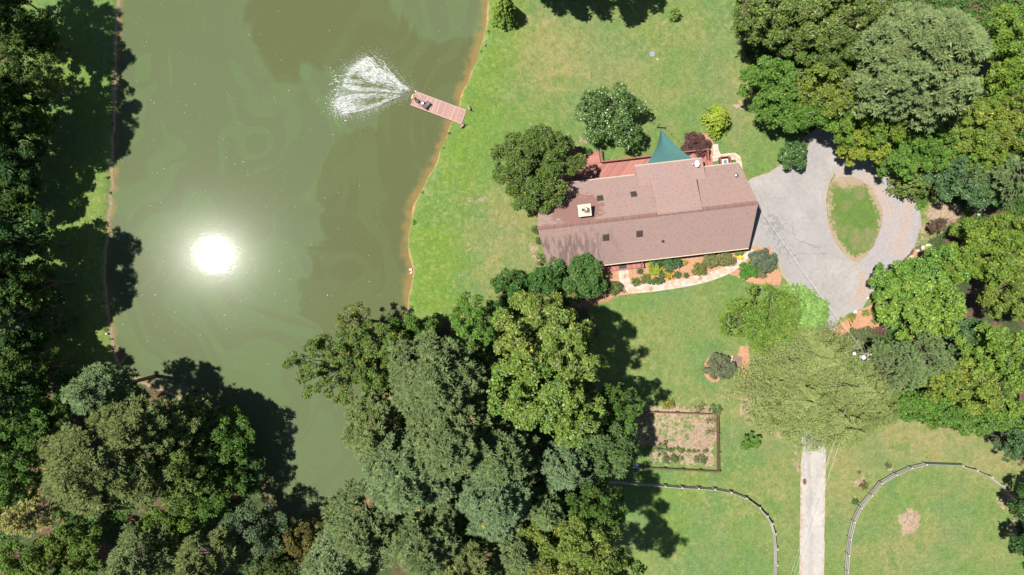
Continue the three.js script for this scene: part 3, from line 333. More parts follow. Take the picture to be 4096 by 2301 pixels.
// shade sail over the deck, its post and tie
{
  const A = P(2643, 500, 2.35), Bp = P(2588, 655, 2.75), C = P(2772, 636, 2.75), b0 = P(2627, 510, 0);
  const post = thing('sail_post', 'leaning square wooden post on the lawn holding the tip of the shade sail', 'post', [b0.x, 0, b0.z]); partW('post', bar(new THREE.Vector3(b0.x, 0, b0.z), new THREE.Vector3(b0.x + 0.02, 2.5, b0.z - 0.05), 0.13, 0.13), woodCol(0.36, 0.27, 0.2), post); partW('turnbuckle', rod(new THREE.Vector3(b0.x, 2.42, b0.z), A.clone(), 0.02), galv, post);
  const S = thing('shade_sail', 'teal triangular shade sail stretched from the lawn post to the house eave', 'shade sail', [A.x, 0, A.z]);
  const N = 26, pos = [], uv = [], idx = [], Ap = A.clone().add(new THREE.Vector3(0.02, -0.02, 0.35));
  for (let i = 0; i <= N; i++) for (let j = 0; j <= N; j++) { const s = i / N, t = j / N, e = new THREE.Vector3().lerpVectors(Bp, C, t), p = new THREE.Vector3().lerpVectors(Ap, e, s), pinch = 4 * s * (1 - s) * 0.62 * (0.5 - t); const dir = new THREE.Vector3().subVectors(C, Bp).normalize(); p.addScaledVector(dir, pinch * 1.15); p.y += -0.35 * Math.sin(Math.PI * s) * Math.sin(Math.PI * t) ; pos.push(p.x, p.y, p.z); uv.push(s * 3, t * 3); }
  for (let i = 0; i < N; i++) for (let j = 0; j < N; j++) { const a = i * (N + 1) + j; idx.push(a, a + N + 1, a + 1, a + 1, a + N + 1, a + N + 2); }
  const g = new THREE.BufferGeometry(); g.setAttribute('position', new THREE.Float32BufferAttribute(pos, 3)); g.setAttribute('uv', new THREE.Float32BufferAttribute(uv, 2)); g.setIndex(idx); g.computeVertexNormals();
  const m = phys({ map: tex(256, 256, (i, j) => { const t = 0.88 + 0.16 * hash(i >> 1, j >> 3) + 0.12 * (fbm(i * 0.04, j * 0.01, 3) - 0.5); return [0.055 * t, 0.165 * t, 0.155 * t]; }), roughness: 0.85, transmission: 0.12, side: THREE.DoubleSide }); partW('cloth', g, m, S);
  const w = thing('string_light_wire', 'thin wire of small bulbs running from the sail post to the roof edge', 'string lights', [b0.x, 0, b0.z]), a = new THREE.Vector3(b0.x, 2.4, b0.z), e = P(2805, 640, 2.9), cv = new THREE.QuadraticBezierCurve3(a, a.clone().lerp(e, 0.5).add(new THREE.Vector3(0, -0.25, 0)), e); partW('wire', new THREE.TubeGeometry(cv, 24, 0.012, 4), darkM, w); const bl = []; for (let i = 1; i < 12; i++) { const q = cv.getPoint(i / 12); bl.push(new THREE.SphereGeometry(0.035, 6, 5).translate(q.x, q.y - 0.05, q.z)); } const bulbs = partW('bulb', merge(bl), whiteM, w); bulbs.userData.kind = 'stuff';
}
// ---------------------------------------------------------------- dock with what stands on it
const dockY = 0.12;
{
  const a = P(1662, 364, dockY), b = P(1866.6, 440.6, dockY), c = P(1847.5, 492.8, dockY), d = P(1637.5, 418.8, dockY), ang = Math.atan2(b.z - a.z, b.x - a.x), mid = a.clone().add(c).multiplyScalar(0.5);
  const D = thing('dock', 'narrow pinkish-red plank dock reaching from the lawn into the pond', 'dock', [mid.x, WATER, mid.z]);
  const dir = new THREE.Vector3(Math.cos(ang), 0, Math.sin(ang)), nrm = new THREE.Vector3(-dir.z, 0, dir.x), L = a.distanceTo(b), W = a.distanceTo(d), R = rng(31);
  const pk = [woodCol(0.42, 0.255, 0.225), woodCol(0.45, 0.28, 0.245), woodCol(0.39, 0.23, 0.205), woodCol(0.50, 0.35, 0.30)];
  for (let t = 0.08; t < L - 0.04; t += 0.148) { const g = box(0.125, 0.04, W - 0.30); g.rotateY(-ang); const m = a.clone().addScaledVector(dir, t).addScaledVector(nrm, W / 2); partW('plank', g.translate(m.x, dockY - 0.02 + (R() - 0.5) * 0.008, m.z), pk[R() < 0.06 ? 3 : R() * 3 | 0], D); }
  for (const s of [0.07, W - 0.07]) partW('edge_board', bar(a.clone().addScaledVector(nrm, s).setY(dockY - 0.01), b.clone().addScaledVector(nrm, s).setY(dockY - 0.01), 0.14, 0.05), pk[1], D);
  for (const s of [0.02, W - 0.02]) partW('joist', bar(a.clone().addScaledVector(nrm, s).setY(dockY - 0.14), b.clone().addScaledVector(nrm, s).setY(dockY - 0.14), 0.05, 0.18), pk[2], D);
  for (const t of [0.3, 2.3, 4.3]) for (const s of [0.12, W - 0.12]) { const p = a.clone().addScaledVector(dir, t).addScaledVector(nrm, s); partW('pile', rod(p.clone().setY(-1.7), p.clone().setY(dockY - 0.06), 0.08), railM, D); }
  // ladder at the end of the dock
  const at = (t, s, y) => a.clone().addScaledVector(dir, t).addScaledVector(nrm, s).setY(y), l0 = at(0, 0.75, dockY), Ld = thing('dock_ladder', 'pale swim ladder with two white grab rails at the outer end of the dock', 'ladder', [l0.x, dockY, l0.z]);
  for (const s of [0.55, 1.0]) partW('grab_rail', new THREE.TubeGeometry(new THREE.CatmullRomCurve3([at(0.45, s, dockY), at(0.35, s, dockY + 0.35), at(0.05, s, dockY + 0.5), at(-0.08, s, dockY + 0.1), at(-0.1, s, -0.8)]), 20, 0.03, 6), whiteM, Ld);
  for (const y of [0.02, -0.24]) partW('rung', bar(at(-0.16, 0.5, y), at(-0.16, 1.05, y), 0.18, 0.04), std({ color: lin(0.55, 0.38, 0.16), roughness: 0.6 }), Ld);
  // chairs and bucket
  const nyl = std({ color: lin(0.17, 0.085, 0.03), roughness: 0.8 }), mesh = std({ color: lin(0.16, 0.13, 0.135), roughness: 0.8 }), fr = std({ color: lin(0.02, 0.02, 0.022), roughness: 0.4, metalness: 0.6 });
  function chair(name, label, cat, px, py, turn, s, back, m) { const p = P(px, py, dockY), C = thing(name, label, cat, [p.x, dockY, p.z], turn); const seat = new RoundedBoxGeometry(0.52 * s, 0.03, 0.52 * s, 2, 0.012); part('seat', seat.translate(0, 0.40, 0), m, C); const bk = new RoundedBoxGeometry(0.52 * s, 0.03, 0.72 * s, 2, 0.012); bk.translate(0, 0, -0.36 * s); bk.rotateX(back); part('backrest', bk.translate(0, 0.41, -0.25 * s), m, C); for (const x of [-0.27 * s, 0.27 * s]) { for (const z of [-0.22, 0.24]) part('leg', rod(new THREE.Vector3(x, 0, z * s), new THREE.Vector3(x, 0.42, z * s * 0.8), 0.014), fr, C); part('armrest', bar(new THREE.Vector3(x, 0.60, -0.28 * s), new THREE.Vector3(x, 0.58, 0.22 * s), 0.045, 0.03), fr, C); } return C; }
  chair('folding_chair', 'small brown canvas folding chair near the ladder end of the dock', 'chair', 1670, 408, 0.6, 0.62, 0.9, nyl); chair('lounge_chair', 'grey mesh lounge chair with dark frame beside the bucket on the dock', 'chair', 1713, 418, 2.4, 0.95, 0.55, mesh);
  const q = P(1691, 417, dockY), T = thing('dock_table', 'small round dark table between the two chairs on the dock', 'table', [q.x, dockY, q.z]); part('tabletop', new THREE.CylinderGeometry(0.30, 0.30, 0.025, 24).translate(0, 0.44, 0), std({ color: lin(0.025, 0.03, 0.045), roughness: 0.35 }), T); for (let i = 0; i < 3; i++) part('leg', rod(new THREE.Vector3(0.24 * Math.cos(i * 2.1), 0, 0.24 * Math.sin(i * 2.1)), new THREE.Vector3(0.12 * Math.cos(i * 2.1), 0.43, 0.12 * Math.sin(i * 2.1)), 0.015), fr, T);
  const B = thing('bucket', 'white round bucket standing on the dark table on the dock', 'bucket', [q.x + 0.03, dockY + 0.455, q.z + 0.06]); part('pail', new THREE.LatheGeometry([[0, 0.01], [0.14, 0.01], [0.17, 0.26], [0.18, 0.28], [0.165, 0.28], [0.15, 0.20], [0, 0.20]].map(([x, y]) => new THREE.Vector2(x, y)), 20), whiteM, B);
  // spray nozzle and its fan of water over the pond
  const n0 = at(0.02, 0.06, dockY + 0.15), Nz = thing('spray_nozzle', 'orange pipe nozzle clamped to the dock corner where the fan of spray starts', 'nozzle', [n0.x, dockY, n0.z]), n1 = P(1648, 362, dockY + 0.3); partW('pipe', rod(n0, n1, 0.035, 0.025, 8), std({ color: lin(0.6, 0.22, 0.04), roughness: 0.5 }), Nz); partW('bracket', box(0.2, 0.12, 0.14, n0.x, dockY + 0.06, n0.z), whiteM, Nz);
  const dp = [], ray = rng(77);
  const G1 = P(1400, 300, 0), fans = [[P(1655, 362, 0), vp([[910, 150], [935, 138], [960, 150], [985, 185], [1005, 210], [940, 195], [890, 180]]), 0]];
  const tip = n1, drop = (x, y, z, s) => { const a0 = ray() * 6.28, b0 = ray() * 6.28, t = [0, 1, 2, 3].map((k) => { const a = a0 + k * 1.9, b = b0 + k * 2.4; return [x + s * Math.cos(a) * Math.sin(b), Math.max(WATER + 0.004, y + s * Math.cos(b)), z + s * Math.sin(a) * Math.sin(b)]; }); for (const [i, j, k] of [[0, 1, 2], [0, 2, 3], [0, 3, 1], [1, 3, 2]]) dp.push(...t[i], ...t[j], ...t[k]); };
  const strand = (x, y, z, a, l, w) => { const ux = Math.cos(a) * l, uz = Math.sin(a) * l, vx = -Math.sin(a) * w, vz = Math.cos(a) * w, t = [[x - ux, y + 0.02, z - uz], [x + vx, y, z + vz], [x - vx, y, z - vz], [x + ux, Math.max(WATER + 0.004, y - 0.03), z + uz]], m = [x, y + w, z]; dp.push(...t[0], ...t[1], ...m, ...t[0], ...m, ...t[2], ...m, ...t[1], ...t[3], ...m, ...t[3], ...t[2]); };
  // end points of the jets on the water in photo pixels: an upper broad fan and a lower lobe
  const upper = sp([[1640, 358], [1600, 325], [1560, 282], [1535, 245], [1500, 222], [1465, 225], [1435, 245], [1400, 275], [1375, 315], [1370, 345], [1405, 358], [1470, 362], [1540, 368], [1600, 372]]), lower = sp([[1608, 382], [1565, 398], [1520, 420], [1470, 436], [1420, 446], [1370, 452], [1345, 430], [1340, 400], [1365, 382], [1420, 374], [1490, 372], [1560, 374]]);
  const fall = (poly, n, s0, edge) => { const xs = poly.map((p) => p.x), zs = poly.map((p) => p.z), x0 = Math.min(...xs) - 2.5, x1 = Math.max(...xs) + 1, z0 = Math.min(...zs) - 2, z1 = Math.max(...zs) + 2; for (let i = 0; i < n;) { let x = lerp(x0, x1, ray()), z = lerp(z0, z1, ray()); const inn = inside(poly, x, z), e = edgeDist(poly, x, z); if (!inn && (e > edge || ray() > Math.exp(-e * 2.2))) continue; const along = Math.atan2(z - tip.z, x - tip.x), r = Math.hypot(x - tip.x, z - tip.z), streak = fbm(along * 9 + (poly === lower ? 30 : 0), r * 0.22, 3), keep = clamp(0.05 + 2.2 * (streak - 0.36) + (inn && e < 0.5 ? 0.35 : 0) + sstep(5, 9.5, r) * 0.35); if (ray() > keep) { i += 0.25; continue; } i++; const near = sstep(9, 1, r), y = WATER + (ray() < 0.55 ? 0.01 : ray() * (0.2 + 0.7 * near)); if (inn && ray() < 0.12) strand(x, y + 0.03, z, along, 0.10 + 0.30 * ray(), s0 * (0.22 + 0.3 * ray())); else drop(x, y, z, s0 * (0.35 + ray() * ray() * 1.5) * (inn ? 1 : 1.3)); } };
  fall(upper, 32000, 0.022, 1.4); fall(lower, 21000, 0.022, 1.3);
  { const rim = sp([[1330, 300], [1345, 350], [1335, 380], [1325, 410], [1340, 450], [1370, 465], [1400, 440], [1365, 400], [1372, 340], [1400, 290]]); fall(rim, 1300, 0.055, 2.2); }  // larger white drops stand in for sun glitter at the splash edge
  const dg = new THREE.BufferGeometry(); dg.setAttribute('position', new THREE.Float32BufferAttribute(dp, 3)); dg.computeVertexNormals();
  const sprayM = phys({ color: lin(0.86, 0.89, 0.88), roughness: 0.08, ior: 1.33 }); const sg = new THREE.Mesh(dg, sprayM); sg.name = 'water_spray'; shade(sg); sg.userData = { kind: 'stuff', label: 'two white fans of water spray with painted glitter specks off the dock', category: 'water spray' }; scene.add(sg);
}
// ---------------------------------------------------------------- flagstones
const stoneMs = [[0.47, 0.345, 0.255], [0.52, 0.42, 0.335], [0.44, 0.37, 0.31], [0.49, 0.325, 0.215], [0.48, 0.43, 0.375], [0.36, 0.24, 0.165]].map((c, k) => std({ roughness: 0.9, map: tex(64, 64, (i, j) => { const t = 0.8 + 0.3 * fbm(i * 0.12 + k * 9, j * 0.12, 3) + 0.1 * (hash(i, j) - 0.5); return [c[0] * t, c[1] * t, c[2] * t]; }) }));
function clipHalf(poly, px, pz, nx, nz) { const out = []; poly.forEach((a, i) => { const b = poly[(i + 1) % poly.length], da = (a.x - px) * nx + (a.z - pz) * nz, db = (b.x - px) * nx + (b.z - pz) * nz; if (da <= 0) out.push(a); if (da < 0 !== db < 0) { const t = da / (da - db); out.push(new THREE.Vector3(lerp(a.x, b.x, t), 0, lerp(a.z, b.z, t))); } }); return out; }
function flagstones(label, poly, spacing, seed) {
  const bed = struct('flagstone_path', sheet(poly, 0.022), std({ color: lin(0.50, 0.44, 0.375), roughness: 0.95 }), label); const R = rng(seed), seeds = []; let x0 = 1e9, x1 = -1e9, z0 = 1e9, z1 = -1e9; for (const p of poly) { x0 = Math.min(x0, p.x); x1 = Math.max(x1, p.x); z0 = Math.min(z0, p.z); z1 = Math.max(z1, p.z); }
  for (let x = x0 - spacing; x < x1 + spacing; x += spacing) for (let z = z0 - spacing; z < z1 + spacing; z += spacing) { const sx = x + (R() - 0.5) * spacing * 0.95, sz = z + (R() - 0.5) * spacing * 0.95; if (inside(poly, sx, sz) || edgeDist(poly, sx, sz) < spacing * 0.8) seeds.push([sx, sz, R()]); }
  for (const [sx, sz, r] of seeds) { if (!inside(poly, sx, sz) || edgeDist(poly, sx, sz) < 0.07) continue; let c = [[-1, -1], [1, -1], [1, 1], [-1, 1]].map(([a, b]) => new THREE.Vector3(sx + a * spacing, 0, sz + b * spacing)); for (const [ox, oz] of seeds) { const dx = ox - sx, dz = oz - sz, d = Math.hypot(dx, dz); if (d > 1e-6 && d < spacing * 3) c = clipHalf(c, sx + dx / 2, sz + dz / 2, dx / d, dz / d); } poly.forEach((a, i) => { const b = poly[(i + 1) % poly.length], L = Math.hypot(b.x - a.x, b.z - a.z) || 1; if (edgeDist([a, b], sx, sz) > spacing * 1.6) return; let nx = (b.z - a.z) / L, nz = -(b.x - a.x) / L; if ((sx - a.x) * nx + (sz - a.z) * nz > 0) { nx = -nx; nz = -nz; } c = clipHalf(c, a.x - nx * 0.01, a.z - nz * 0.01, nx, nz); }); if (c.length < 3) continue; const cc = c.map((p) => new THREE.Vector3(lerp(p.x, sx, 0.07), 0, lerp(p.z, sz, 0.07))); part('flagstone', slab(cc, 0.045 + r * 0.012, 0.03), stoneMs[r * 17 % 1 < 0.08 ? 5 : (r * 5 | 0)], bed); }
}
const z5 = (a) => a.map(([x, y]) => P(2400 + x / 3.435, 960 + y / 3.435));
flagstones('curved flagstone path from the front porch to the drive', z5([[250, 410], [385, 388], [395, 500], [418, 575], [480, 615], [620, 612], [760, 595], [900, 575], [1080, 540], [1240, 510], [1400, 475], [1540, 435], [1650, 400], [1770, 340], [1850, 290], [1960, 215], [2060, 130], [2150, 140], [2060, 210], [1980, 310], [1850, 425], [1700, 500], [1550, 555], [1400, 598], [1240, 632], [1100, 657], [950, 680], [800, 702], [640, 720], [500, 732], [400, 722], [320, 662], [270, 560]]), 0.46, 12);
const z2 = (a) => a.map(([x, y]) => P(2500 + x / 4.135, 480 + y / 4.135));
flagstones('small flagstone patio wrapping the corner of the house behind the cooling unit', z2([[1448, 590], [1600, 565], [1720, 550], [1822, 544], [1915, 610], [1930, 700], [1945, 810], [1900, 740], [1850, 690], [1740, 655], [1560, 665], [1452, 690]]), 0.42, 17);
for (const q of [[[1445, 405], [1538, 399], [1552, 510], [1458, 518]], [[1459, 522], [1553, 513], [1585, 572], [1462, 580]]]) { const s = z2(q), c = s[0]; const o = thing('stepping_slab', q[0][1] < 450 ? 'pale stone slab on the grass beside the mulch ring, farther from the house' : 'pale stone slab joining the small flagstone patio', 'paving slab', [c.x, 0, c.z]); partW('slab', slab(s, 0.05, 0.05), stoneMs[4], o); }
// cooling unit in its slatted screen
{
  const p = z2([[1626, 712]])[0], A = thing('cooling_unit', 'white outdoor cooling unit with round fan grille beside the house wall', 'air conditioner', [p.x, 0, p.z], UA), m = std({ color: lin(0.62, 0.64, 0.66), roughness: 0.5 }); part('cabinet', new RoundedBoxGeometry(0.78, 0.8, 0.7, 2, 0.03).translate(0, 0.4, 0), m, A); part('fan_guard', new THREE.TorusGeometry(0.27, 0.02, 6, 24).rotateX(Math.PI / 2).translate(0, 0.82, 0.02), galv, A); part('fan_opening', new THREE.CylinderGeometry(0.26, 0.26, 0.02, 24).translate(0, 0.805, 0.02), std({ color: lin(0.2, 0.21, 0.22), roughness: 0.6 }), A); for (let i = 0; i < 4; i++) { const g = box(0.5, 0.015, 0.02, 0, 0.83, 0.02, 0); g.translate(0, 0, -0.02).rotateY(i * 0.785).translate(0, 0, 0.02); part('guard_bar', g, galv, A); }
  const S = thing('slat_screen', 'low brown slatted timber screen round the cooling unit', 'screen', [p.x, 0, p.z], UA); part('rail', box(1.25, 0.06, 0.09, 0, 0.98, -0.62), railM, S); part('rail', box(0.09, 0.06, 0.9, 0.58, 0.98, -0.16), railM, S); part('rail', box(0.09, 0.06, 0.9, -0.58, 0.98, -0.16), railM, S); for (let i = 0; i < 9; i++) part('slat', box(0.1, 0.92, 0.03, -0.54 + i * 0.135, 0.49, -0.62), railM, S); for (const x of [-0.58, 0.58]) for (let i = 0; i < 6; i++) part('slat', box(0.03, 0.92, 0.1, x, 0.49, -0.5 + i * 0.14), railM, S);
}
// ---------------------------------------------------------------- fences, gate, pole, small things
const greyWood = woodCol(0.44, 0.40, 0.38), greyWood2 = woodCol(0.38, 0.345, 0.33), picketM = woodCol(0.21, 0.115, 0.085), galvPost = std({ color: lin(0.6, 0.58, 0.55), roughness: 0.7 });
function paddock(label, pts, h = 1.3) {            // three rails on round posts; pts are the post tops as photographed
  const w = pts.map(([x, y]) => P(x, y, h)), c = w[w.length >> 1], F = thing('paddock_fence', label, 'fence', [c.x, 0, c.z], 0, 'three-rail paddock fences');
  w.forEach((p, i) => {
    const o = partW('post', rod(new THREE.Vector3(p.x, -0.1, p.z), new THREE.Vector3(p.x, h, p.z), 0.07, 0.065, 8), greyWood2, F); const cap = new THREE.CylinderGeometry(0.075, 0.075, 0.03, 10).translate(p.x - F.position.x, h + 0.015, p.z - F.position.z); part('post_cap', cap, galvPost, o);
    if (i) { const a = w[i - 1]; for (const y of [0.42, 0.80, 1.16]) { const d = new THREE.Vector3().subVectors(p, a).setY(0).normalize(), s = new THREE.Vector3(-d.z * 0.085, 0, d.x * 0.085); partW('rail', bar(new THREE.Vector3(a.x, y, a.z).add(s), new THREE.Vector3(p.x, y, p.z).add(s), 0.05, 0.17), i % 2 ? greyWood : greyWood2, F); } }
  });
}
const r3 = ([x, y]) => [2048 + x / 1.8916, 1536 + y / 1.8916], r4 = ([x, y]) => [3072 + x / 1.8916, 1536 + y / 1.8916];
paddock('grey three-rail fence curving from the pines down beside the narrow drive', [...[[640, 735], [765, 748], [905, 758], [1035, 768], [1162, 777], [1290, 788], [1415, 794], [1540, 802], [1662, 824], [1780, 868], [1880, 940]].map(r3), ...[[2, 1005], [40, 1062], [62, 1140], [75, 1255], [75, 1375], [70, 1500], [68, 1620]].map(r4)]);
paddock('grey three-rail fence arching from the metal gate down the drive side of the round paddock', [[604, 1620], [602, 1540], [608, 1425], [617, 1302], [630, 1178], [660, 1050], [712, 942], [790, 848], [868, 755], [978, 690], [1092, 640], [1206, 612]].map(r4));
paddock('weathered three-rail fence from the metal gate down into the shade of the edge trees', [[1482, 622], [1592, 658], [1704, 708], [1795, 778], [1885, 878], [1940, 990], [1985, 1110], [2010, 1240]].map(r4));
{
  const a = P(...r4([1214, 610]), 1.25), b = P(...r4([1474, 619]), 1.25), G = thing('field_gate', 'blue-grey metal field gate closing the round paddock', 'gate', [a.x, 0, a.z]), m = std({ color: lin(0.36, 0.43, 0.46), roughness: 0.45, metalness: 0.3 });
  for (const y of [1.22, 0.98, 0.74, 0.5, 0.28]) partW('gate_rail', rod(a.clone().setY(y), b.clone().setY(y), 0.028, 0.028, 8), m, G); for (let i = 0; i < 4; i++) partW('gate_upright', rod(a.clone().lerp(b, i / 3).setY(0.26), a.clone().lerp(b, i / 3).setY(1.24), 0.028, 0.028, 8), m, G);
  const ms = []; for (let i = 1; i < 40; i++) { const p = a.clone().lerp(b, i / 40); ms.push(rod(p.clone().setY(0.28), p.clone().setY(1.22), 0.006, 0.006, 4)); } for (let y = 0.34; y < 1.2; y += 0.1) ms.push(rod(a.clone().setY(y), b.clone().setY(y), 0.006, 0.006, 4)); partW('wire_mesh', merge(ms), m, G).userData.kind = 'stuff';
}
{ // garden pickets
  const q3 = ([x, y]) => [2480 + x / 3.618, 1560 + y / 3.618], F0 = P(...q3([1430, 365]), 1), F = thing('picket_fence', 'low dark brown picket fence round the sunny vegetable plot', 'fence', [F0.x, 0, F0.z]);
  for (const [a0, b0, tilt] of [[[-60, 318], [1425, 364], 0], [[1428, 366], [1440, 1200], 0], [[130, 1128], [1440, 1200], 0]]) {
    const a = P(...q3(a0), 1), b = P(...q3(b0), 1), L = a.distanceTo(b), ry = -Math.atan2(b.z - a.z, b.x - a.x), d = new THREE.Vector3().subVectors(b, a).setY(0).normalize(), s = new THREE.Vector3(-d.z * 0.05, 0, d.x * 0.05), pk = new THREE.Shape([[-0.04, 0], [0.04, 0], [0.04, 0.94], [0, 1.0], [-0.04, 0.94]].map(([x, y]) => new THREE.Vector2(x, y))), pg = new THREE.ExtrudeGeometry(pk, { depth: 0.022, bevelEnabled: false }).rotateY(ry);
    for (let t = 0.1; t < L; t += 0.165) { const m = part('picket', pg, picketM, F); m.position.set(lerp(a.x, b.x, t / L) - F0.x, 0.03, lerp(a.z, b.z, t / L) - F0.z); }
    for (const y of [0.3, 0.8]) partW('rail', bar(a.clone().setY(y).sub(s), b.clone().setY(y).sub(s), 0.05, 0.09), picketM, F);
    for (let t = 0; t <= L; t += L / Math.round(L / 2.4)) partW('post', box(0.12, 1.04, 0.12, lerp(a.x, b.x, t / L) - s.x * 2.2, 0.5, lerp(a.z, b.z, t / L) - s.z * 2.2, ry), picketM, F);
  }
  const g = P(...q3([290, 330]), 1.9), A = thing('garden_arbour', 'dark timber arbour with open top bars at the shaded garden entrance', 'arbour', [g.x, 0, g.z]); for (const x of [-0.55, 0.55]) for (const z of [-0.4, 0.4]) part('post', box(0.09, 1.95, 0.09, x, 0.975, z), picketM, A); for (const z of [-0.4, 0.4]) part('beam', box(1.4, 0.09, 0.06, 0, 1.99, z), picketM, A); for (let i = 0; i < 6; i++) part('top_bar', box(0.05, 0.06, 1.1, -0.6 + i * 0.24, 2.065, 0), picketM, A);
}
{ // utility pole with lamp, transformer, wires and guys
  const PH = 10, top = P(3484, 1420, PH), b = [top.x - 0.12, 0, top.z - 0.02], pole = thing('utility_pole', 'pale wooden utility pole rising through the feathery trees beside the drive', 'utility pole', b), pm = woodCol(0.50, 0.42, 0.36), at = new THREE.Vector3(...b), T = (x, y, z) => new THREE.Vector3(x, y, z);
  part('shaft', rod(T(0, -0.2, 0), T(0.12, PH, 0.02), 0.16, 0.11, 12), pm, pole); part('crossarm', box(0.12, 0.12, 1.0, 0.1, 9.4, 0.35), pm, pole);
  for (const z of [0.55, 0.78]) part('insulator', new THREE.CylinderGeometry(0.05, 0.07, 0.16, 10).translate(0.12, 9.56, z), whiteM, pole);
  const tr = part('transformer', new THREE.CylinderGeometry(0.24, 0.24, 0.72, 16).translate(-0.04, 8.5, 0.42), std({ color: lin(0.55, 0.57, 0.58), roughness: 0.5 }), pole); part('transformer_lid', new THREE.CylinderGeometry(0.10, 0.25, 0.08, 16).translate(-0.04, 8.9, 0.42), std({ color: lin(0.6, 0.61, 0.62), roughness: 0.5 }), tr); part('bushing', new THREE.CylinderGeometry(0.03, 0.045, 0.22, 8).translate(0.02, 9.02, 0.46), whiteM, tr);
  const lampT = P(3418, 1415, 8.4).sub(at), arm = part('lamp_arm', rod(T(0.05, 8.1, 0), T(lampT.x + 0.1, 8.4, lampT.z), 0.03), galv, pole); part('lamp_head', new THREE.SphereGeometry(0.19, 16, 10, 0, 6.3, 0, 1.7).scale(1, 0.6, 1).translate(lampT.x, 8.4, lampT.z), whiteM, arm);
  const wireM = std({ color: lin(0.62, 0.62, 0.60), roughness: 0.4, metalness: 0.3 });
  const wire = (label, p, q, sag, r = 0.009) => { const W = thing('power_line', label, 'power line', [p.x, 0, p.z], 0, 'overhead wires from the utility pole'); const m = p.clone().lerp(q, 0.5); m.y -= sag; partW('strand', new THREE.TubeGeometry(new THREE.QuadraticBezierCurve3(p, m, q), 40, r, 5), wireM, W); };
  const n = at.clone().add(T(0.12, 9.62, 0.78)), n2 = at.clone().add(T(0.1, 8.7, 0.3));
  wire('bright upper wire from the pole across the cypresses and past the round paddock', n, P(3130, 2520, 9.4), 1.4, 0.010);
  wire('lower wire beside the verge of the narrow drive, nearer the drive of the pair', n2, P(3100, 2520, 7.6), 1.3); wire('lower wire beside the verge of the narrow drive, nearer the round paddock of the pair', at.clone().add(T(0.2, 8.4, 0.3)), P(3118, 2520, 7.4), 1.3);
  wire('twisted service wire from the pole to the gable of the house', at.clone().add(T(0.1, 8.6, -0.2)), P(3030, 818, 5.3), 1.2, 0.010);
  for (const [x0, y0, x1, y1, label] of [[3393, 1275, 3408, 1321, 'bright yellow guy-wire guard on the mulch, the one nearer the drive'], [3402, 1258, 3418, 1298, 'bright yellow guy-wire guard on the mulch, the one nearer the low green clumps']]) {
    const a = P(x0, y0, 0.05), d = T(at.x + 0.1, 9.2, at.z).sub(a).normalize(), e = a.clone().addScaledVector(d, 2.4), Gd = thing('guy_wire_guard', label, 'wire guard', [a.x, 0, a.z], 0, 'yellow guy guards'); partW('sleeve', rod(a, e, 0.05, 0.05, 8), std({ color: lin(0.75, 0.40, 0.01), roughness: 0.4 }), Gd); partW('guy_wire', rod(e, T(at.x + 0.1, 9.2, at.z), 0.01, 0.01, 5), wireM, Gd);
  }
}
// geese by the dock and the duck on the water: one continuous body each, tail to bill
function bird(name, label, cat, px, py, h, turn, s, cols, up, wet) {
  const p = P(px, py, h), G = thing(name, label, cat, [p.x, h, p.z], turn, wet ? undefined : 'geese by the dock'), y0 = wet ? 0.0 : 0.20;
  const sp3 = new THREE.CatmullRomCurve3([[-0.40, 0.16], [-0.30, 0.16], [-0.12, 0.13], [0.08, 0.13], [0.22, 0.17], [0.28, 0.26], [0.29 + up * 0.02, 0.36 + up * 0.1], [0.33, 0.43 + up * 0.16], [0.39, 0.44 + up * 0.16], [0.45, 0.42 + up * 0.16], [0.49, 0.41 + up * 0.16]].map(([x, y]) => new THREE.Vector3(x * s, y0 + y * s, 0)));
  const rad = [0.01, 0.07, 0.145, 0.155, 0.11, 0.055, 0.04, 0.045, 0.05, 0.028, 0.012], N = 40, M = 12, pos = [], col = [], idx = [];
  for (let i = 0; i <= N; i++) { const t = i / N, q = sp3.getPoint(t), k = t * 10, j = Math.min(9, k | 0), r = lerp(rad[j], rad[j + 1], k - j) * s, tg = sp3.getTangent(t), nx = -tg.y, ny = tg.x, c = k < 1.2 ? cols[1] : k < 4.6 ? cols[0] : k < 9 ? cols[2] : cols[3]; for (let m = 0; m < M; m++) { const a = m / M * Math.PI * 2, u = Math.cos(a) * r * (k < 4 ? 0.85 : 1), w = Math.sin(a) * r * (k < 4 ? 1.15 : 1); pos.push(q.x + nx * u, q.y + ny * u, w); const cheek = k > 7.2 && k < 8.3 && Math.abs(w) > r * 0.6 ? cols[4] : k < 4 && u > 0 ? cols[0].map((x) => x * (0.85 + 0.3 * hash(i, m))) : c; col.push(...cheek); } }
  for (let i = 0; i < N; i++) for (let m = 0; m < M; m++) { const a = i * M + m, b = i * M + (m + 1) % M; idx.push(a, a + M, b, b, a + M, b + M); }
  const g = new THREE.BufferGeometry(); g.setAttribute('position', new THREE.Float32BufferAttribute(pos, 3)); g.setAttribute('color', new THREE.Float32BufferAttribute(col, 3)); g.setIndex(idx); g.computeVertexNormals(); part('body', g, std({ vertexColors: true, roughness: 0.8 }), G);
  for (const z of [-1, 1]) { const w = new THREE.SphereGeometry(0.15 * s, 12, 8).scale(1.75, 0.62, 0.35).translate(-0.10 * s, y0 + 0.17 * s, z * 0.115 * s); part('wing', w, std({ color: lin(...cols[0].map((x) => x * 0.85)), roughness: 0.85 }), G); }
  if (!wet) for (const z of [-1, 1]) { part('leg', merge([rod(new THREE.Vector3(0, 0.0, z * 0.06), new THREE.Vector3(0, y0 + 0.04, z * 0.05), 0.011), box(0.09, 0.012, 0.06, 0.03, 0.008, z * 0.06)]), darkM, G); }
}
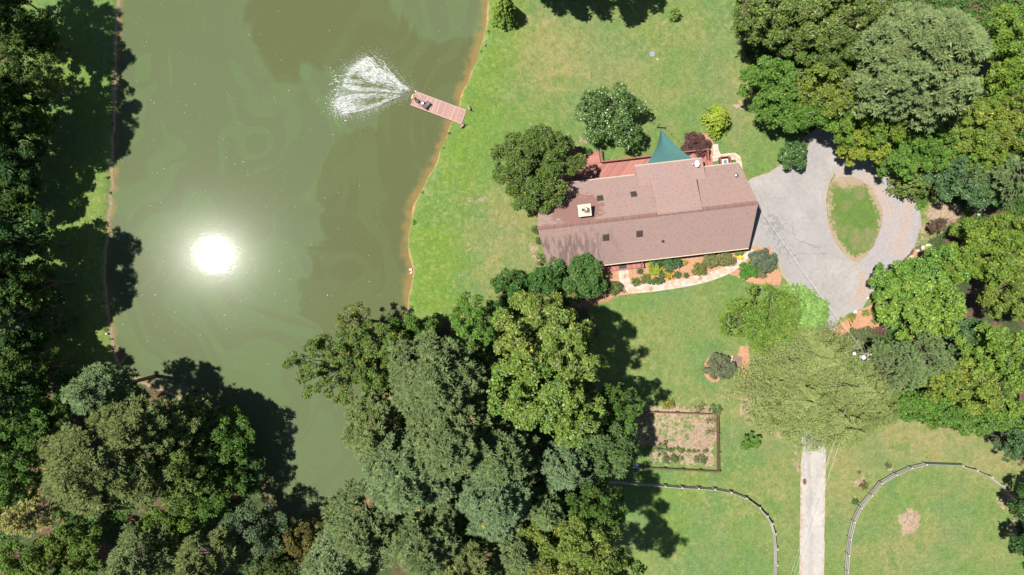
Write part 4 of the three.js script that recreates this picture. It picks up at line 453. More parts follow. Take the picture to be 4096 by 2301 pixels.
const gooseC = [[0.30, 0.235, 0.19], [0.05, 0.045, 0.05], [0.03, 0.028, 0.028], [0.02, 0.02, 0.02], [0.7, 0.68, 0.62]];
bird('goose', 'grey-brown goose standing on the grass just beyond the shore end of the dock', 'goose', 1876.5, 435.5, 0, -1.02, 1.0, gooseC, 1); bird('goose', 'grey-brown goose on the grass below the near corner of the dock, facing uphill', 'goose', 1850, 505, 0, 0.72, 1.0, gooseC, 1);
bird('duck', 'small dark duck swimming alone near the tree shadows on the pond', 'duck', 784, 1562, WATER - 0.03, 0.1, 0.75, [[0.03, 0.025, 0.02], [0.03, 0.03, 0.03], [0.02, 0.025, 0.02], [0.3, 0.2, 0.05], [0.02, 0.025, 0.02]], 0, true);
// small things on the lawn and beds
function lid(label, px, py, r, c, cat = 'cover', name = 'tank_lid') { const p = P(px, py), L = thing(name, label, cat, [p.x, 0, p.z]); part('plate', new THREE.CylinderGeometry(r, r * 1.04, 0.07, 24).translate(0, 0.035, 0), std({ color: lin(...c), roughness: 0.7, map: tex(64, 64, (i, j) => { const t = 0.75 + 0.4 * fbm(i * 0.2 + px, j * 0.2, 3); return [t, t, t]; }) }), L); part('grip', new THREE.TorusGeometry(r * 0.3, 0.02, 6, 16).rotateX(Math.PI / 2).translate(0, 0.075, 0), std({ color: lin(...c.map((x) => x * 0.7)), roughness: 0.7 }), L); }
lid('grey round concrete cover set in the open back lawn', 2609, 217, 0.33, [0.27, 0.29, 0.32]); lid('teal round lid half under the white-flecked tree', 2523, 382, 0.28, [0.12, 0.36, 0.33]); lid('small pale pipe cap in the lawn beside the grey round cover', 2630, 237, 0.10, [0.55, 0.55, 0.55], 'pipe cap', 'pipe_cap');
for (const [x, y, r, label] of [[2488, 1163, 0.27, 'whitewashed round planter where the flagstone path bends'], [2519.5, 1639, 0.24, 'round pale planter beside the dark garden arbour']]) { const p = P(x, y), L = thing('planter', label, 'planter', [p.x, 0, p.z]); part('pot', new THREE.LatheGeometry([[r * 0.7, 0], [r, 0.42], [r * 1.05, 0.45], [r * 0.86, 0.45], [r * 0.84, 0.36], [0, 0.36]].map(([a, b]) => new THREE.Vector2(a, b)), 24), concreteM, L); part('soil', new THREE.CylinderGeometry(r * 0.83, r * 0.83, 0.02, 20).translate(0, 0.375, 0), std({ color: lin(0.09, 0.065, 0.04), roughness: 1 }), L); }
{ const p = P(427, 1336), b = thing('ball', 'small white ball on the sunlit grass of the far bank', 'ball', [p.x, 0, p.z]); part('shell', new THREE.SphereGeometry(0.12, 16, 12).translate(0, 0.12, 0), whiteM, b); }
{ const p = P(2548, 1868, 0.5), b = thing('tub', 'blue plastic tub in the tree shade at the lower garden fence', 'tub', [p.x, 0, p.z]); part('shell', new THREE.LatheGeometry([[0, 0], [0.3, 0], [0.36, 0.5], [0.38, 0.52], [0.34, 0.52], [0.3, 0.1], [0, 0.1]].map(([x, y]) => new THREE.Vector2(x, y)), 20), std({ color: lin(0.03, 0.12, 0.25), roughness: 0.5 }), b); }
{ const p = P(3780, 884), b = thing('timber_plank', 'short dark timber plank lying on thin grass beyond the gravel loop', 'plank', [p.x, 0, p.z], 0.52); part('board', box(1.15, 0.06, 0.29, 0, 0.035, 0), woodCol(0.13, 0.095, 0.09), b); }
{ const p = P(2945, 1448), b = thing('brick_pad', 'low brown brick pad with a pale timber edge on mulch beside the feathery trees', 'brick pad', [p.x, 0, p.z], -0.25); const R = rng(6); const brickMs = [0, 1, 2].map((k) => std({ color: lin(0.20 + k * 0.03, 0.13 + k * 0.018, 0.11 + k * 0.012), roughness: 0.95 })); part('base', box(1.2, 0.10, 1.5, 0, 0.05, 0), std({ color: lin(0.14, 0.10, 0.085), roughness: 1 }), b); for (let i = 0; i < 5; i++) for (let j = 0; j < 12; j++) part('brick', box(0.225, 0.05, 0.112, -0.47 + i * 0.236 + (j % 2 ? 0.04 : -0.04), 0.118 + R() * 0.008, -0.68 + j * 0.122), brickMs[R() * 3 | 0], b); part('timber_edge', box(0.16, 0.16, 1.36, -0.69, 0.08, 0.02), woodCol(0.55, 0.42, 0.29), b); }
{
  const R = rng(44), mk = (r) => { const g = new THREE.IcosahedronGeometry(r, 2), p = g.attributes.position, s = R() * 90; for (let i = 0; i < p.count; i++) { const x = p.getX(i), y = p.getY(i), z = p.getZ(i), k = 0.75 + 0.5 * fbm(x / r * 1.3 + s, z / r * 1.3 + y / r, 3); p.setXYZ(i, x * k * 1.25, y * k * 0.7, z * k); } g.computeVertexNormals(); return g; }, ms = [[0.52, 0.44, 0.36], [0.60, 0.52, 0.43], [0.45, 0.37, 0.30]].map((c) => std({ color: lin(...c), roughness: 0.95 }));
  const where = ['first of the pale rocks edging the bed by the gravel, at its upper end', 'second pale rock along the curved edging by the gravel', 'third pale rock along the curved edging by the gravel', 'pale rock midway along the curved edging by the gravel', 'rounded rock below the middle of the curved edging by the gravel', 'rock near the lower end of the curved edging by the gravel', 'last pale rock of the curved edging, under the maple'];
  [[3715, 984], [3692, 991], [3673, 1005], [3644, 1030], [3651, 1045], [3655, 1058], [3650, 1070]].forEach(([x, y], i) => { const p = P(x, y), o = thing('edging_rock', where[i], 'rock', [p.x, 0.06, p.z], i * 1.3, 'rocks edging the bed by the gravel'); part('boulder', mk(0.22 + R() * 0.08), ms[i % 3], o); });
  for (const [x, y, r, l] of [[3423, 1246, 0.18, 'larger of two pale stones on the mulch beside the yellow guards'], [3416, 1252, 0.14, 'smaller of two pale stones on the mulch beside the yellow guards'], [3529, 1245, 0.18, 'round pale stone on the mulch near the edge of the maple'], [3922, 846, 0.24, 'grey and white stone on bare soil under the dark trees'], [3916, 857, 0.2, 'pale stone touching the grey and white stone on bare soil'], [3472, 1193, 0.16, 'white stone at the gravel edge above the mulch bed']]) { const p = P(x, y), o = thing('stone', l, 'stone', [p.x, 0.05, p.z], x); part('boulder', mk(r), ms[1], o); }
  // pale rocks at the water's edge and floating bits, many of them white specks painted as sun sparkle
  const sg = []; for (const [x, y, s] of [[1630, 1250, 0.2], [1625, 1262, 0.25], [1618, 1272, 0.2], [1636, 1240, 0.16], [1622, 1285, 0.2], [1640, 1078, 0.14], [1644, 1090, 0.12]]) { for (let i = 0; i < 6; i++) { const p = P(x + (R() - 0.5) * 8, y + (R() - 0.5) * 10); sg.push(mk(s * (0.4 + 0.5 * R())).translate(p.x, -0.2, p.z)); } } const sh = new THREE.Mesh(merge(sg), ms[1]); sh.name = 'shore_pebbles'; shade(sh); sh.userData = { kind: 'stuff', label: 'pale pebbles heaped at the waterline of the lawn shore', category: 'pebbles' }; scene.add(sh);
  const fl = [], fc = []; for (let i = 0; i < 420; i++) { const p = R() < 0.35 ? V(520 + (R() + R() + R() - 1.5) * 330, 640 + (R() + R() + R() - 1.5) * 380) : V(310 + R() * 850, R() * 960); if (shore(p.x, p.z) > -1) continue; const s = 0.018 + 0.035 * R() * R(), a = R() * 6.28, c = R() < 0.75 ? [0.8, 0.8, 0.76] : R() < 0.5 ? [0.6, 0.45, 0.15] : [0.5, 0.55, 0.4]; for (let k = 0; k < 3; k++) { fl.push(p.x + Math.cos(a + k * 2.1) * s * 1.4, WATER + 0.006 + 0.012 * (k === 1), p.z + Math.sin(a + k * 2.1) * s); fc.push(...c); } } const g = new THREE.BufferGeometry(); g.setAttribute('position', new THREE.Float32BufferAttribute(fl, 3)); g.setAttribute('color', new THREE.Float32BufferAttribute(fc, 3)); g.computeVertexNormals(); const o = new THREE.Mesh(g, std({ vertexColors: true, roughness: 0.5, side: THREE.DoubleSide })); o.name = 'leaves_and_sparkle_specks'; shade(o); o.userData = { kind: 'stuff', label: 'pale leaves, petals and white specks painted as sun sparkle on the pond', category: 'leaves and sparkle specks' }; scene.add(o);
}
// ---------------------------------------------------------------- plants: every crown is built of many small leaf faces
class Leaves {
  constructor() { this.p = new Float32Array(90000); this.c = new Float32Array(90000); this.n = 0; }
  room() { if (this.n + 9 > this.p.length) { for (const k of ['p', 'c']) { const b = new Float32Array(this.p.length * (k === 'p' ? 2 : 1)); b.set(this[k].subarray(0, this.n)); this[k] = b; } } }
  tri(a, b, c, d, e, f, g, h, i, col, t) { this.room(); const p = this.p, q = this.c, n = this.n; p[n] = a; p[n + 1] = b; p[n + 2] = c; p[n + 3] = d; p[n + 4] = e; p[n + 5] = f; p[n + 6] = g; p[n + 7] = h; p[n + 8] = i; for (let k = 0; k < 9; k += 3) { q[n + k] = col[0] * t; q[n + k + 1] = col[1] * t; q[n + k + 2] = col[2] * t; } this.n += 9; }
  geo() { const g = new THREE.BufferGeometry(); g.setAttribute('position', new THREE.BufferAttribute(this.p.slice(0, this.n), 3)); g.setAttribute('color', new THREE.BufferAttribute(this.c.slice(0, this.n), 3)); return g; }
}
let triTotal = 0;
const leafM = phys({ vertexColors: true, roughness: 0.7, specularIntensity: 0.35, transmission: 0.30, side: THREE.DoubleSide }), glossM = phys({ vertexColors: true, roughness: 0.42, specularIntensity: 0.5, transmission: 0.15, side: THREE.DoubleSide }), needleM = phys({ vertexColors: true, roughness: 0.7, specularIntensity: 0.35, transmission: 0.25, side: THREE.DoubleSide }), barkM = std({ vertexColors: true, roughness: 0.9 });
// a face of size s at c, turned to a random way that leans towards n
function leaf(L, R, cx, cy, cz, nx, ny, nz, s, col, t, free) {
  let ax = nx + (R() - 0.5) * free, ay = ny + (R() - 0.5) * free, az = nz + (R() - 0.5) * free, l = Math.hypot(ax, ay, az) || 1; ax /= l; ay /= l; az /= l;
  let bx = R() - 0.5, by = R() - 0.5, bz = R() - 0.5, d = bx * ax + by * ay + bz * az; bx -= d * ax; by -= d * ay; bz -= d * az; l = Math.hypot(bx, by, bz) || 1; bx *= s / l; by *= s / l; bz *= s / l;
  const ux = (ay * bz - az * by) * 0.62, uy = (az * bx - ax * bz) * 0.62, uz = (ax * by - ay * bx) * 0.62;
  L.tri(cx + bx, cy + by, cz + bz, cx - bx * 0.6 + ux, cy - by * 0.6 + uy, cz - bz * 0.6 + uz, cx - bx * 0.6 - ux, cy - by * 0.6 - uy, cz - bz * 0.6 - uz, col, t);
}
function limb(L, a, b, r0, r1, col, n = 5) {
  const dx = b[0] - a[0], dy = b[1] - a[1], dz = b[2] - a[2], l = Math.hypot(dx, dy, dz) || 1; let ux = dy, uy = -dx, uz = 0; if (Math.abs(dx) + Math.abs(dy) < 1e-4 * l) { ux = 1; uy = 0; } let q = Math.hypot(ux, uy, uz); ux /= q; uy /= q; const vx = (dy * uz - dz * uy) / l, vy = (dz * ux - dx * uz) / l, vz = (dx * uy - dy * ux) / l;
  for (let i = 0; i < n; i++) { const s = i / n * 6.2832, t = (i + 1) / n * 6.2832, c = Math.cos(s), e = Math.sin(s), c2 = Math.cos(t), e2 = Math.sin(t), A = [a[0] + (ux * c + vx * e) * r0, a[1] + (uy * c + vy * e) * r0, a[2] + (uz * c + vz * e) * r0], B = [a[0] + (ux * c2 + vx * e2) * r0, a[1] + (uy * c2 + vy * e2) * r0, a[2] + (uz * c2 + vz * e2) * r0], C = [b[0] + (ux * c2 + vx * e2) * r1, b[1] + (uy * c2 + vy * e2) * r1, b[2] + (uz * c2 + vz * e2) * r1], D = [b[0] + (ux * c + vx * e) * r1, b[1] + (uy * c + vy * e) * r1, b[2] + (uz * c + vz * e) * r1], k = 0.85 + 0.3 * hash(i, Math.round(a[0] * 50)); L.tri(...A, ...B, ...C, col, k); if (r1 > 0.001) L.tri(...A, ...C, ...D, col, k); }
}
const bend = (L, a, b, r0, r1, col, R, k = 0.12) => { const l = Math.hypot(b[0] - a[0], b[1] - a[1], b[2] - a[2]), m = [0, 1, 2].map((i) => (a[i] + b[i]) / 2 + (R() - 0.5) * l * k); limb(L, a, m, r0, (r0 + r1) / 2, col); limb(L, m, b, (r0 + r1) / 2, r1, col); };
// o: rx, rz, H, hb (crown base), cols [main, second, odd], lf (leaf size), dens (faces per square metre), lobe (lobe size), twig (0..1), gap
function broadleaf(seed, o) {
  const R = rng(seed), L = new Leaves(), W = new Leaves(), { rx, rz, H, hb } = o, r = (rx + rz) / 2, ry = (H - hb) / 2, cy = hb + ry, lobes = [], big = r > 1.4, lb = (o.lobe ?? 0.3) * (big ? 0.62 : 1), nl = Math.round((o.nl ?? 1) * (9 + 14 * Math.min(1.6, r / 4)) * (big ? 2.0 : 1)), sd = seed * 1.37;
  const bark = o.bark ?? [0.17, 0.14, 0.115], pale = [0.46, 0.42, 0.37]; let area = 0;
  for (let k = 0; k < nl; k++) { const a = k * 2.39996 + R() * 0.8, y = k === 0 ? 0.9 : -0.45 + 1.4 * Math.pow((k + 0.5) / nl, 0.8), h = Math.sqrt(Math.max(0.02, 1 - y * y)), f = ((o.reach ?? 0.70) + 0.26 * R()) * (big ? 0.80 + 0.44 * fbm(Math.cos(a) * 1.3 + sd, Math.sin(a) * 1.3 + y, 2) : 1) * (k % 4 === 3 ? 0.5 : 1), q = r * lb * (0.72 + 0.6 * R()); lobes.push([Math.cos(a) * h * rx * f, cy + y * ry * f, Math.sin(a) * h * rz * f, q, R()]); area += q * q; }
  const total = Math.PI * rx * rz * (o.dens ?? 300) * (big ? 1.3 : 1), per = o.per ?? 7, base = [0, hb * 0.8, 0];
  bend(W, [0, -0.1, 0], base, 0.05 + r * 0.045 + H * 0.008, 0.03 + r * 0.03 + H * 0.004, bark, R, 0.06); bend(W, base, [0, cy + ry * 0.4, 0], 0.03 + r * 0.03, 0.03, bark, R);
  for (const [x, y, z, q, t] of lobes) {
    bend(W, [x * 0.04, lerp(base[1], y, 0.25), z * 0.04], [x, y, z], 0.02 + r * 0.009, 0.015 + r * 0.002, bark, R, 0.16);
    const tw = Math.round((o.twig ?? 0.3) * (big ? 4.4 : 5) * R() + 0.1); for (let i = 0; i < tw; i++) { const a = R() * 6.28, e = [x + Math.cos(a) * q * (0.6 + 0.8 * R()), y + q * (0.6 + 0.6 * R()), z + Math.sin(a) * q * 0.9]; bend(W, [x, y + q * 0.2, z], e, 0.016 + 0.022 * R(), 0.010, pale, R, 0.3); }
    const n = Math.round(total * q * q / area / per), ol = Math.hypot(x, y - cy, z) || 1, ox = x / ol, oy = (y - cy) / ol, oz = z / ol;
    const lc = t < 0.62 ? mix3(o.cols[0], o.cols[1], R() * 0.5) : mix3(o.cols[1], o.cols[0], R() * 0.4), odd = o.odd ?? (t > 0.93 ? 0.09 : 0.014);
    const lim = r > 1.4 ? 0.2 : 0;
    for (let i = 0; i < n; i++) {
      let dx, dy, dz, l; do { dx = R() * 2 - 1; dy = R() * 2 - 1; dz = R() * 2 - 1; l = Math.hypot(dx, dy, dz); } while (l > 1 || l < 0.05); dx /= l; dy /= l; dz /= l;
      if (dx * ox + (dy + 0.25) * oy + dz * oz < -0.25 && R() < 0.75) { dx = -dx; dy = Math.abs(dy); dz = -dz; }
      const u = q * (0.62 + 0.42 * Math.sqrt(R()) + (R() < 0.10 ? 0.28 * R() : 0)), al = R() < lim ? 0.3 + 0.7 * R() : 1, fr = al < 1 ? 0.55 : 1, px = x * (0.04 + 0.96 * al) + dx * u * fr, py = lerp(lerp(base[1], y, 0.25), y, al) + dy * u * 0.8 * fr, pz = z * (0.04 + 0.96 * al) + dz * u * fr, cc = mix3(lc, o.cols[R() < 0.5 ? 0 : 1], R() * 0.6), s = o.lf * (0.7 + 0.6 * R()), t0 = 0.70 + 0.6 * R();
      for (let k = 0; k < per; k++) leaf(L, R, px + (R() - 0.5) * s * 2.6, py + (R() - 0.5) * s * 2.0, pz + (R() - 0.5) * s * 2.6, dx * 0.5, dy * 0.4 + 0.55, dz * 0.5, s, R() < odd ? o.cols[2] : cc, t0 * (0.78 + 0.44 * R()), o.free ?? 1.9);
    }
  }
  return [L, W];
}
function pine(seed, o) {
  const R = rng(seed), L = new Leaves(), W = new Leaves(), { rx, rz, H, hb } = o, r = (rx + rz) / 2, bark = [0.20, 0.145, 0.12], tw = [0.27, 0.20, 0.15], tl = o.tuft ?? 0.44, boughs = []; let area = 0;
  bend(W, [0, -0.1, 0], [0, hb, 0], 0.13 + H * 0.009, 0.10 + H * 0.006, bark, R, 0.015); bend(W, [0, hb, 0], [0, H - 0.3, 0], 0.10 + H * 0.006, 0.03, bark, R, 0.02);
  const nb = Math.round(34 + r * 12);
  for (let k = 0; k < nb; k++) { const t = Math.pow((k + 0.5) / nb, 0.9), a = k * 2.39996 + R() * 0.9, out = Math.pow(1 - Math.pow(t, 1.7), 0.75) * (0.66 + 0.38 * R()) * (0.82 + 0.40 * fbm(Math.cos(a) * 1.4 + seed, Math.sin(a) * 1.4, 2)), y = lerp(hb, H, t) + (R() - 0.5) * 1.1, q = (o.bough ?? 0.25) * r * 0.72 * (0.7 + 0.6 * R()) * (1 - 0.3 * t); boughs.push([Math.cos(a) * rx * out * 0.86, y, Math.sin(a) * rz * out * 0.86, q, a]); area += q * q; }
  const total = Math.PI * rx * rz * (o.dens ?? 300) * 1.15 / (o.needles ?? 15);
  for (const [x, y, z, q, a] of boughs) {
    const y0 = y - Math.hypot(x, z) * 0.22 - 0.2; bend(W, [0, Math.min(y0, H - 0.4), 0], [x, y, z], 0.05 + 0.008 * r, 0.022, bark, R, 0.1);
    const n = Math.max(3, Math.round(total * q * q / area)), lc = mix3(o.cols[0], o.cols[1], R());
    for (let i = 0; i < n; i++) {
      const b = R() * 6.2832, e = Math.sqrt(R()), up = Math.sqrt(1 - e * e), px = x + Math.cos(b) * e * q * 1.12, py = y + up * q * 0.62 - (R() < 0.25 ? q * 0.5 * R() : 0), pz = z + Math.sin(b) * e * q * 1.12, cc = R() < 0.005 ? o.cols[2] : mix3(lc, o.cols[R() < 0.5 ? 0 : 1], 0.5 * R()), ol = Math.hypot(px, pz) || 1, dx = Math.cos(b) * e * 0.8 + px / ol * 0.35, dy = 0.55 + up * 0.5, dz = Math.sin(b) * e * 0.8 + pz / ol * 0.35, s = tl * (0.75 + 0.5 * R()), t0 = 0.82 + 0.36 * R();
      if (R() < 0.22) limb(W, [x + (px - x) * 0.35, y, z + (pz - z) * 0.35], [px, py, pz], 0.022, 0.010, R() < 0.25 ? [0.42, 0.36, 0.31] : tw, 3);
      for (let k = 0; k < (o.needles ?? 15); k++) { let vx, vy, vz, l; do { vx = R() * 2 - 1; vy = R() * 2 - 1; vz = R() * 2 - 1; l = Math.hypot(vx, vy, vz); } while (l > 1 || l < 0.1); vx = vx / l + dx * 0.7; vy = vy / l + dy * 0.7; vz = vz / l + dz * 0.7; l = Math.hypot(vx, vy, vz) || 1; const g = s * (0.7 + 0.5 * R()) / l; vx *= g; vy *= g; vz *= g; const wx = vz * 0.20 + (R() - 0.5) * 0.05, wy = (R() - 0.5) * 0.06, wz = -vx * 0.20 + (R() - 0.5) * 0.05; L.tri(px + wx, py + wy, pz + wz, px - wx, py - wy, pz - wz, px + vx, py + vy, pz + vz, cc, t0 * (0.75 + 0.5 * R())); }
    }
  }
  return [L, W];
}
function feathery(seed, o) {                       // drooping flat sprays on long boughs, cone to dome
  const R = rng(seed), L = new Leaves(), W = new Leaves(), { rx, rz, H, hb } = o, r = (rx + rz) / 2, bark = [0.20, 0.15, 0.12]; bend(W, [0, -0.1, 0], [0, H - 0.2, 0], 0.12 + H * 0.012, 0.02, bark, R, 0.02);
  const nb = Math.round(60 + r * 20), per = Math.max(20, Math.round(Math.PI * rx * rz * (o.dens ?? 300) / nb / 2));
  for (let k = 0; k < nb; k++) {
    const t = (k + 0.5) / nb, a = k * 2.39996 + R(), out = Math.pow(1 - t, 0.62) * (0.70 + 0.36 * R()) + 0.05, y = lerp(hb, H, Math.pow(t, 0.85)) + (R() - 0.5) * H * 0.09, ex = Math.cos(a) * rx * out, ez = Math.sin(a) * rz * out, len = Math.hypot(ex, ez), droop = (o.droop ?? 0.28) * len; bend(W, [0, y, 0], [ex * 0.85, y - droop * 0.6, ez * 0.85], 0.035, 0.012, bark, R, 0.08);
    const lt = 0.88 + 0.24 * R(), lc = mix3(o.cols[0], o.cols[1], R()).map((q) => q * lt), sw = o.sw ?? 0.19;
    for (let i = 0; i < per; i++) { const s = 0.05 + 0.97 * Math.pow(R(), 0.62), side = (R() + R() - 1) * sw * len * (0.35 + 0.9 * s), px = ex * s - Math.sin(a) * side * 0.9, pz = ez * s + Math.cos(a) * side * 0.9, py = y - droop * s * s - Math.abs(side) * 0.12 + (R() - 0.5) * (o.fuzz ?? 0.25) * (1 + r * 0.3), an = a + side / (len * 0.5 + 0.4) * 0.9 + (R() - 0.5) * 1.3, g = (o.lf ?? 0.55) * (0.6 + 0.7 * R()), w = g * 0.26, cx = Math.cos(an) * g, cz = Math.sin(an) * g, cyy = -g * (0.15 + 0.35 * R()), cc = R() < 0.04 ? o.cols[2] : lc, tt = 0.62 + 0.7 * R(), tx = -Math.sin(an) * w, tz = Math.cos(an) * w, ty = (R() - 0.5) * w; L.tri(px, py, pz, px + cx * 0.55 + tx, py + cyy * 0.5 + ty, pz + cz * 0.55 + tz, px + cx, py + cyy, pz + cz, cc, tt); L.tri(px, py, pz, px + cx, py + cyy, pz + cz, px + cx * 0.55 - tx, py + cyy * 0.5 - ty, pz + cz * 0.55 - tz, cc, tt * 0.93); }
  }
  return [L, W];
}
function plant(name, label, cat, base, made, mat, group) {
  const T = thing(name, label, cat, [base.x, 0, base.z], 0, group), [L, W] = made; triTotal += (L.n + W.n) / 9;
  part(name.includes('shrub') || name.includes('plant') || name.includes('bush') ? 'stem' : 'trunk', W.geo(), barkM, T); const c = part(name.includes('shrub') || name.includes('plant') || name.includes('bush') ? 'foliage' : 'crown', L.geo(), mat, T); return T;
}
const GAIN = 1.45, C0 = { olive: [[0.104, 0.138, 0.038], [0.080, 0.120, 0.032], [0.24, 0.17, 0.04]], brownoak: [[0.112, 0.135, 0.038], [0.082, 0.118, 0.032], [0.25, 0.18, 0.075]], green: [[0.080, 0.155, 0.030], [0.108, 0.178, 0.036], [0.22, 0.19, 0.03]], bright: [[0.115, 0.185, 0.034], [0.145, 0.200, 0.040], [0.30, 0.22, 0.03]], yellow: [[0.145, 0.192, 0.030], [0.105, 0.168, 0.030], [0.30, 0.23, 0.03]], dark: [[0.030, 0.070, 0.022], [0.045, 0.090, 0.026], [0.10, 0.10, 0.03]], holly: [[0.035, 0.085, 0.022], [0.055, 0.110, 0.030], [0.16, 0.10, 0.03]], blue: [[0.058, 0.102, 0.048], [0.072, 0.122, 0.058], [0.12, 0.14, 0.08]], grey: [[0.095, 0.125, 0.075], [0.075, 0.110, 0.060], [0.16, 0.17, 0.10]],
  pine: [[0.126, 0.164, 0.062], [0.100, 0.146, 0.054], [0.26, 0.17, 0.07]], pinepale: [[0.165, 0.212, 0.085], [0.138, 0.192, 0.074], [0.26, 0.22, 0.11]], pineolive: [[0.128, 0.156, 0.050], [0.106, 0.142, 0.044], [0.24, 0.19, 0.06]], pinedark: [[0.100, 0.150, 0.054], [0.120, 0.170, 0.062], [0.16, 0.15, 0.07]], feather: [[0.205, 0.248, 0.078], [0.165, 0.215, 0.066], [0.26, 0.20, 0.12]], fresh: [[0.170, 0.255, 0.080], [0.145, 0.230, 0.070], [0.20, 0.25, 0.07]], rust: [[0.115, 0.085, 0.028], [0.09, 0.09, 0.028], [0.2, 0.11, 0.03]] };
const TINT = [0.95, 1.06, 0.84], C = Object.fromEntries(Object.entries(C0).map(([k, v]) => [k, v.map((q) => q.map((x, i) => x * GAIN * (k.startsWith('pine') || k === 'feather' ? 1 : TINT[i])))]));
const gain2 = (cols) => cols.map((q) => [q[0] * GAIN * 1.08, q[1] * GAIN * 1.17, q[2] * GAIN * 1.0]);
const gain = (cols) => cols.map((q) => q.map((x, i) => x * GAIN * TINT[i]));
let seedN = 100, WIDE = 1;
// [kind, x, y, rx, ry (2576 px view), height, colours, label, extra]
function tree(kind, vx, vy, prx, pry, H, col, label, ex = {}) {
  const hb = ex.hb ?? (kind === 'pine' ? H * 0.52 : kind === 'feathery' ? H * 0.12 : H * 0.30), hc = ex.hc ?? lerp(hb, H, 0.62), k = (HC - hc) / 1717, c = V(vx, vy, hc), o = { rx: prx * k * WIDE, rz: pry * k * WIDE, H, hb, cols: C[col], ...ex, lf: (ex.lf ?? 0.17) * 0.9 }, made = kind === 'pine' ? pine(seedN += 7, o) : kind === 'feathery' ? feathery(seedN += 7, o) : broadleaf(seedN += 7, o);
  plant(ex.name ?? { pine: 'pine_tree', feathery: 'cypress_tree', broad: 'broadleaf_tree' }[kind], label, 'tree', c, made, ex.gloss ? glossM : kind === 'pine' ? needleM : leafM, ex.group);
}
// ---------------------------------------------------------------- the trees of the photograph
const B = 'broad', N = 'pine', Y = 'feathery';
// by the house and on the lawn
tree(B, 1352, 423, 103, 100, 8.2, 'olive', 'round olive-green oak overhanging the pond corner of the house roof and deck', { lf: 0.15, dens: 420, lobe: 0.27, nl: 1.3, reach: 0.72, hb: 2.2 });
tree(B, 1537, 288, 84, 76, 6, 'grey', 'round tree with white flecks painted as leaf glints on the lawn behind the deck', { lf: 0.13, dens: 380, lobe: 0.30, nl: 1.4, hb: 1.4, odd: 0.06, cols: gain([[0.070, 0.125, 0.038], [0.095, 0.150, 0.046], [0.5, 0.5, 0.44]]) });  // white odd leaves paint glints and pale leaf undersides
tree(Y, 1810, 297, 36, 44, 3.6, 'fresh', 'small yellow-green tree alone on the back lawn', { dens: 620, lf: 0.30, droop: 0.1, cols: gain([[0.22, 0.25, 0.03], [0.18, 0.23, 0.03], [0.3, 0.27, 0.03]]), name: 'young_tree' });
tree(B, 1699, 33, 12, 15, 1.7, 'bright', 'tiny sapling on the back lawn near the shadow of the tall trees', { dens: 360, lf: 0.10, hb: 0.4, name: 'sapling' });
tree(B, 1891, 1113, 21, 18, 2.4, 'green', 'small leafy sapling alone on the lawn beside the garden fence', { dens: 420, lf: 0.13, hb: 0.5, reach: 0.8, lobe: 0.3, name: 'sapling' });
tree(Y, 1268, 14, 38, 34, 5.5, 'yellow', 'spiky yellow-green conifer by the shore at the top edge of the picture', { dens: 420, lf: 0.34 });
tree(B, 1400, -98, 95, 85, 10, 'brownoak', 'oak at the top edge shading the back lawn, the one nearer the pond', { lf: 0.2, dens: 260 });
tree(B, 1530, -112, 105, 95, 10.5, 'olive', 'oak at the top edge shading the back lawn, the one nearer the tiny sapling', { lf: 0.2, dens: 260 });
for (const [x, y, rx, ry, h, l, cl] of [[1283, 712, 46, 31, 4.5, 'low dark holly at the pond end of the row by the front of the house', 'holly'], [1374, 706, 45, 46, 5, 'dark glossy holly in the middle of the row by the front of the house', 'holly'], [1469, 696, 53, 60, 5.5, 'largest glossy holly, overlapping the front eave of the house', 'green'], [1397, 668, 22, 34, 4.2, 'narrow holly squeezed between two round hollies at the house corner', 'grey']]) tree(B, x, y, rx, ry, h, cl, l, { lf: 0.11, dens: 520, lobe: 0.36, reach: 0.62, gloss: true, hb: 0.3, hc: h * 0.6, twig: 0, name: 'holly_tree', cols: cl === 'holly' ? C.holly : gain([[0.055, 0.11, 0.032], [0.07, 0.13, 0.04], [0.18, 0.12, 0.03]]) });
tree(B, 1995, 391, 38, 38, 4, 'green', 'round dark glossy bush-like tree at the edge of the parking pad', { lf: 0.12, dens: 520, lobe: 0.36, reach: 0.62, gloss: true, hb: 0.3, hc: 2.2, twig: 0, cols: gain([[0.05, 0.095, 0.032], [0.07, 0.12, 0.04], [0.35, 0.35, 0.3]]), odd: 0.04, name: 'holly_tree' });  // pale odd leaf colour paints white glints on the dark foliage
// drive-side trees, lower right
tree(B, 1928, 795, 108, 72, 6.5, 'bright', 'broad yellow-green tree between the front lawn and the drive', { lf: 0.12, dens: 420, hb: 0.8, hc: 4, lobe: 0.28, nl: 1.3, odd: 0.04, cols: gain([[0.105, 0.175, 0.036], [0.145, 0.195, 0.038], [0.22, 0.22, 0.035]]) });
tree(B, 1950, 840, 70, 50, 5.5, 'bright', 'lower bushy side of the yellow-green trees above the cypress crowns', { lf: 0.12, dens: 420, hb: 0.6, hc: 3.5 });
tree(Y, 2045, 785, 66, 72, 8, 'fresh', 'fresh light-green conifer overhanging the mouth of the parking pad', { dens: 420, lf: 0.36 });
tree(Y, 2035, 900, 150, 110, 11.5, 'feather', 'upper cypress of the feathery clump over the drive, nearest the light-green conifer', { dens: 720, hc: 4, droop: 0.12, hb: 0.8 });
tree(Y, 1985, 990, 140, 112, 11.5, 'feather', 'cypress of the feathery clump leaning towards the lawn and the brick pad', { dens: 720, hc: 4, droop: 0.12, hb: 0.8 });
tree(Y, 2110, 960, 160, 125, 12.5, 'feather', 'tallest cypress of the feathery clump, beside the utility pole wires', { dens: 720, hc: 4, droop: 0.12, hb: 0.8 });
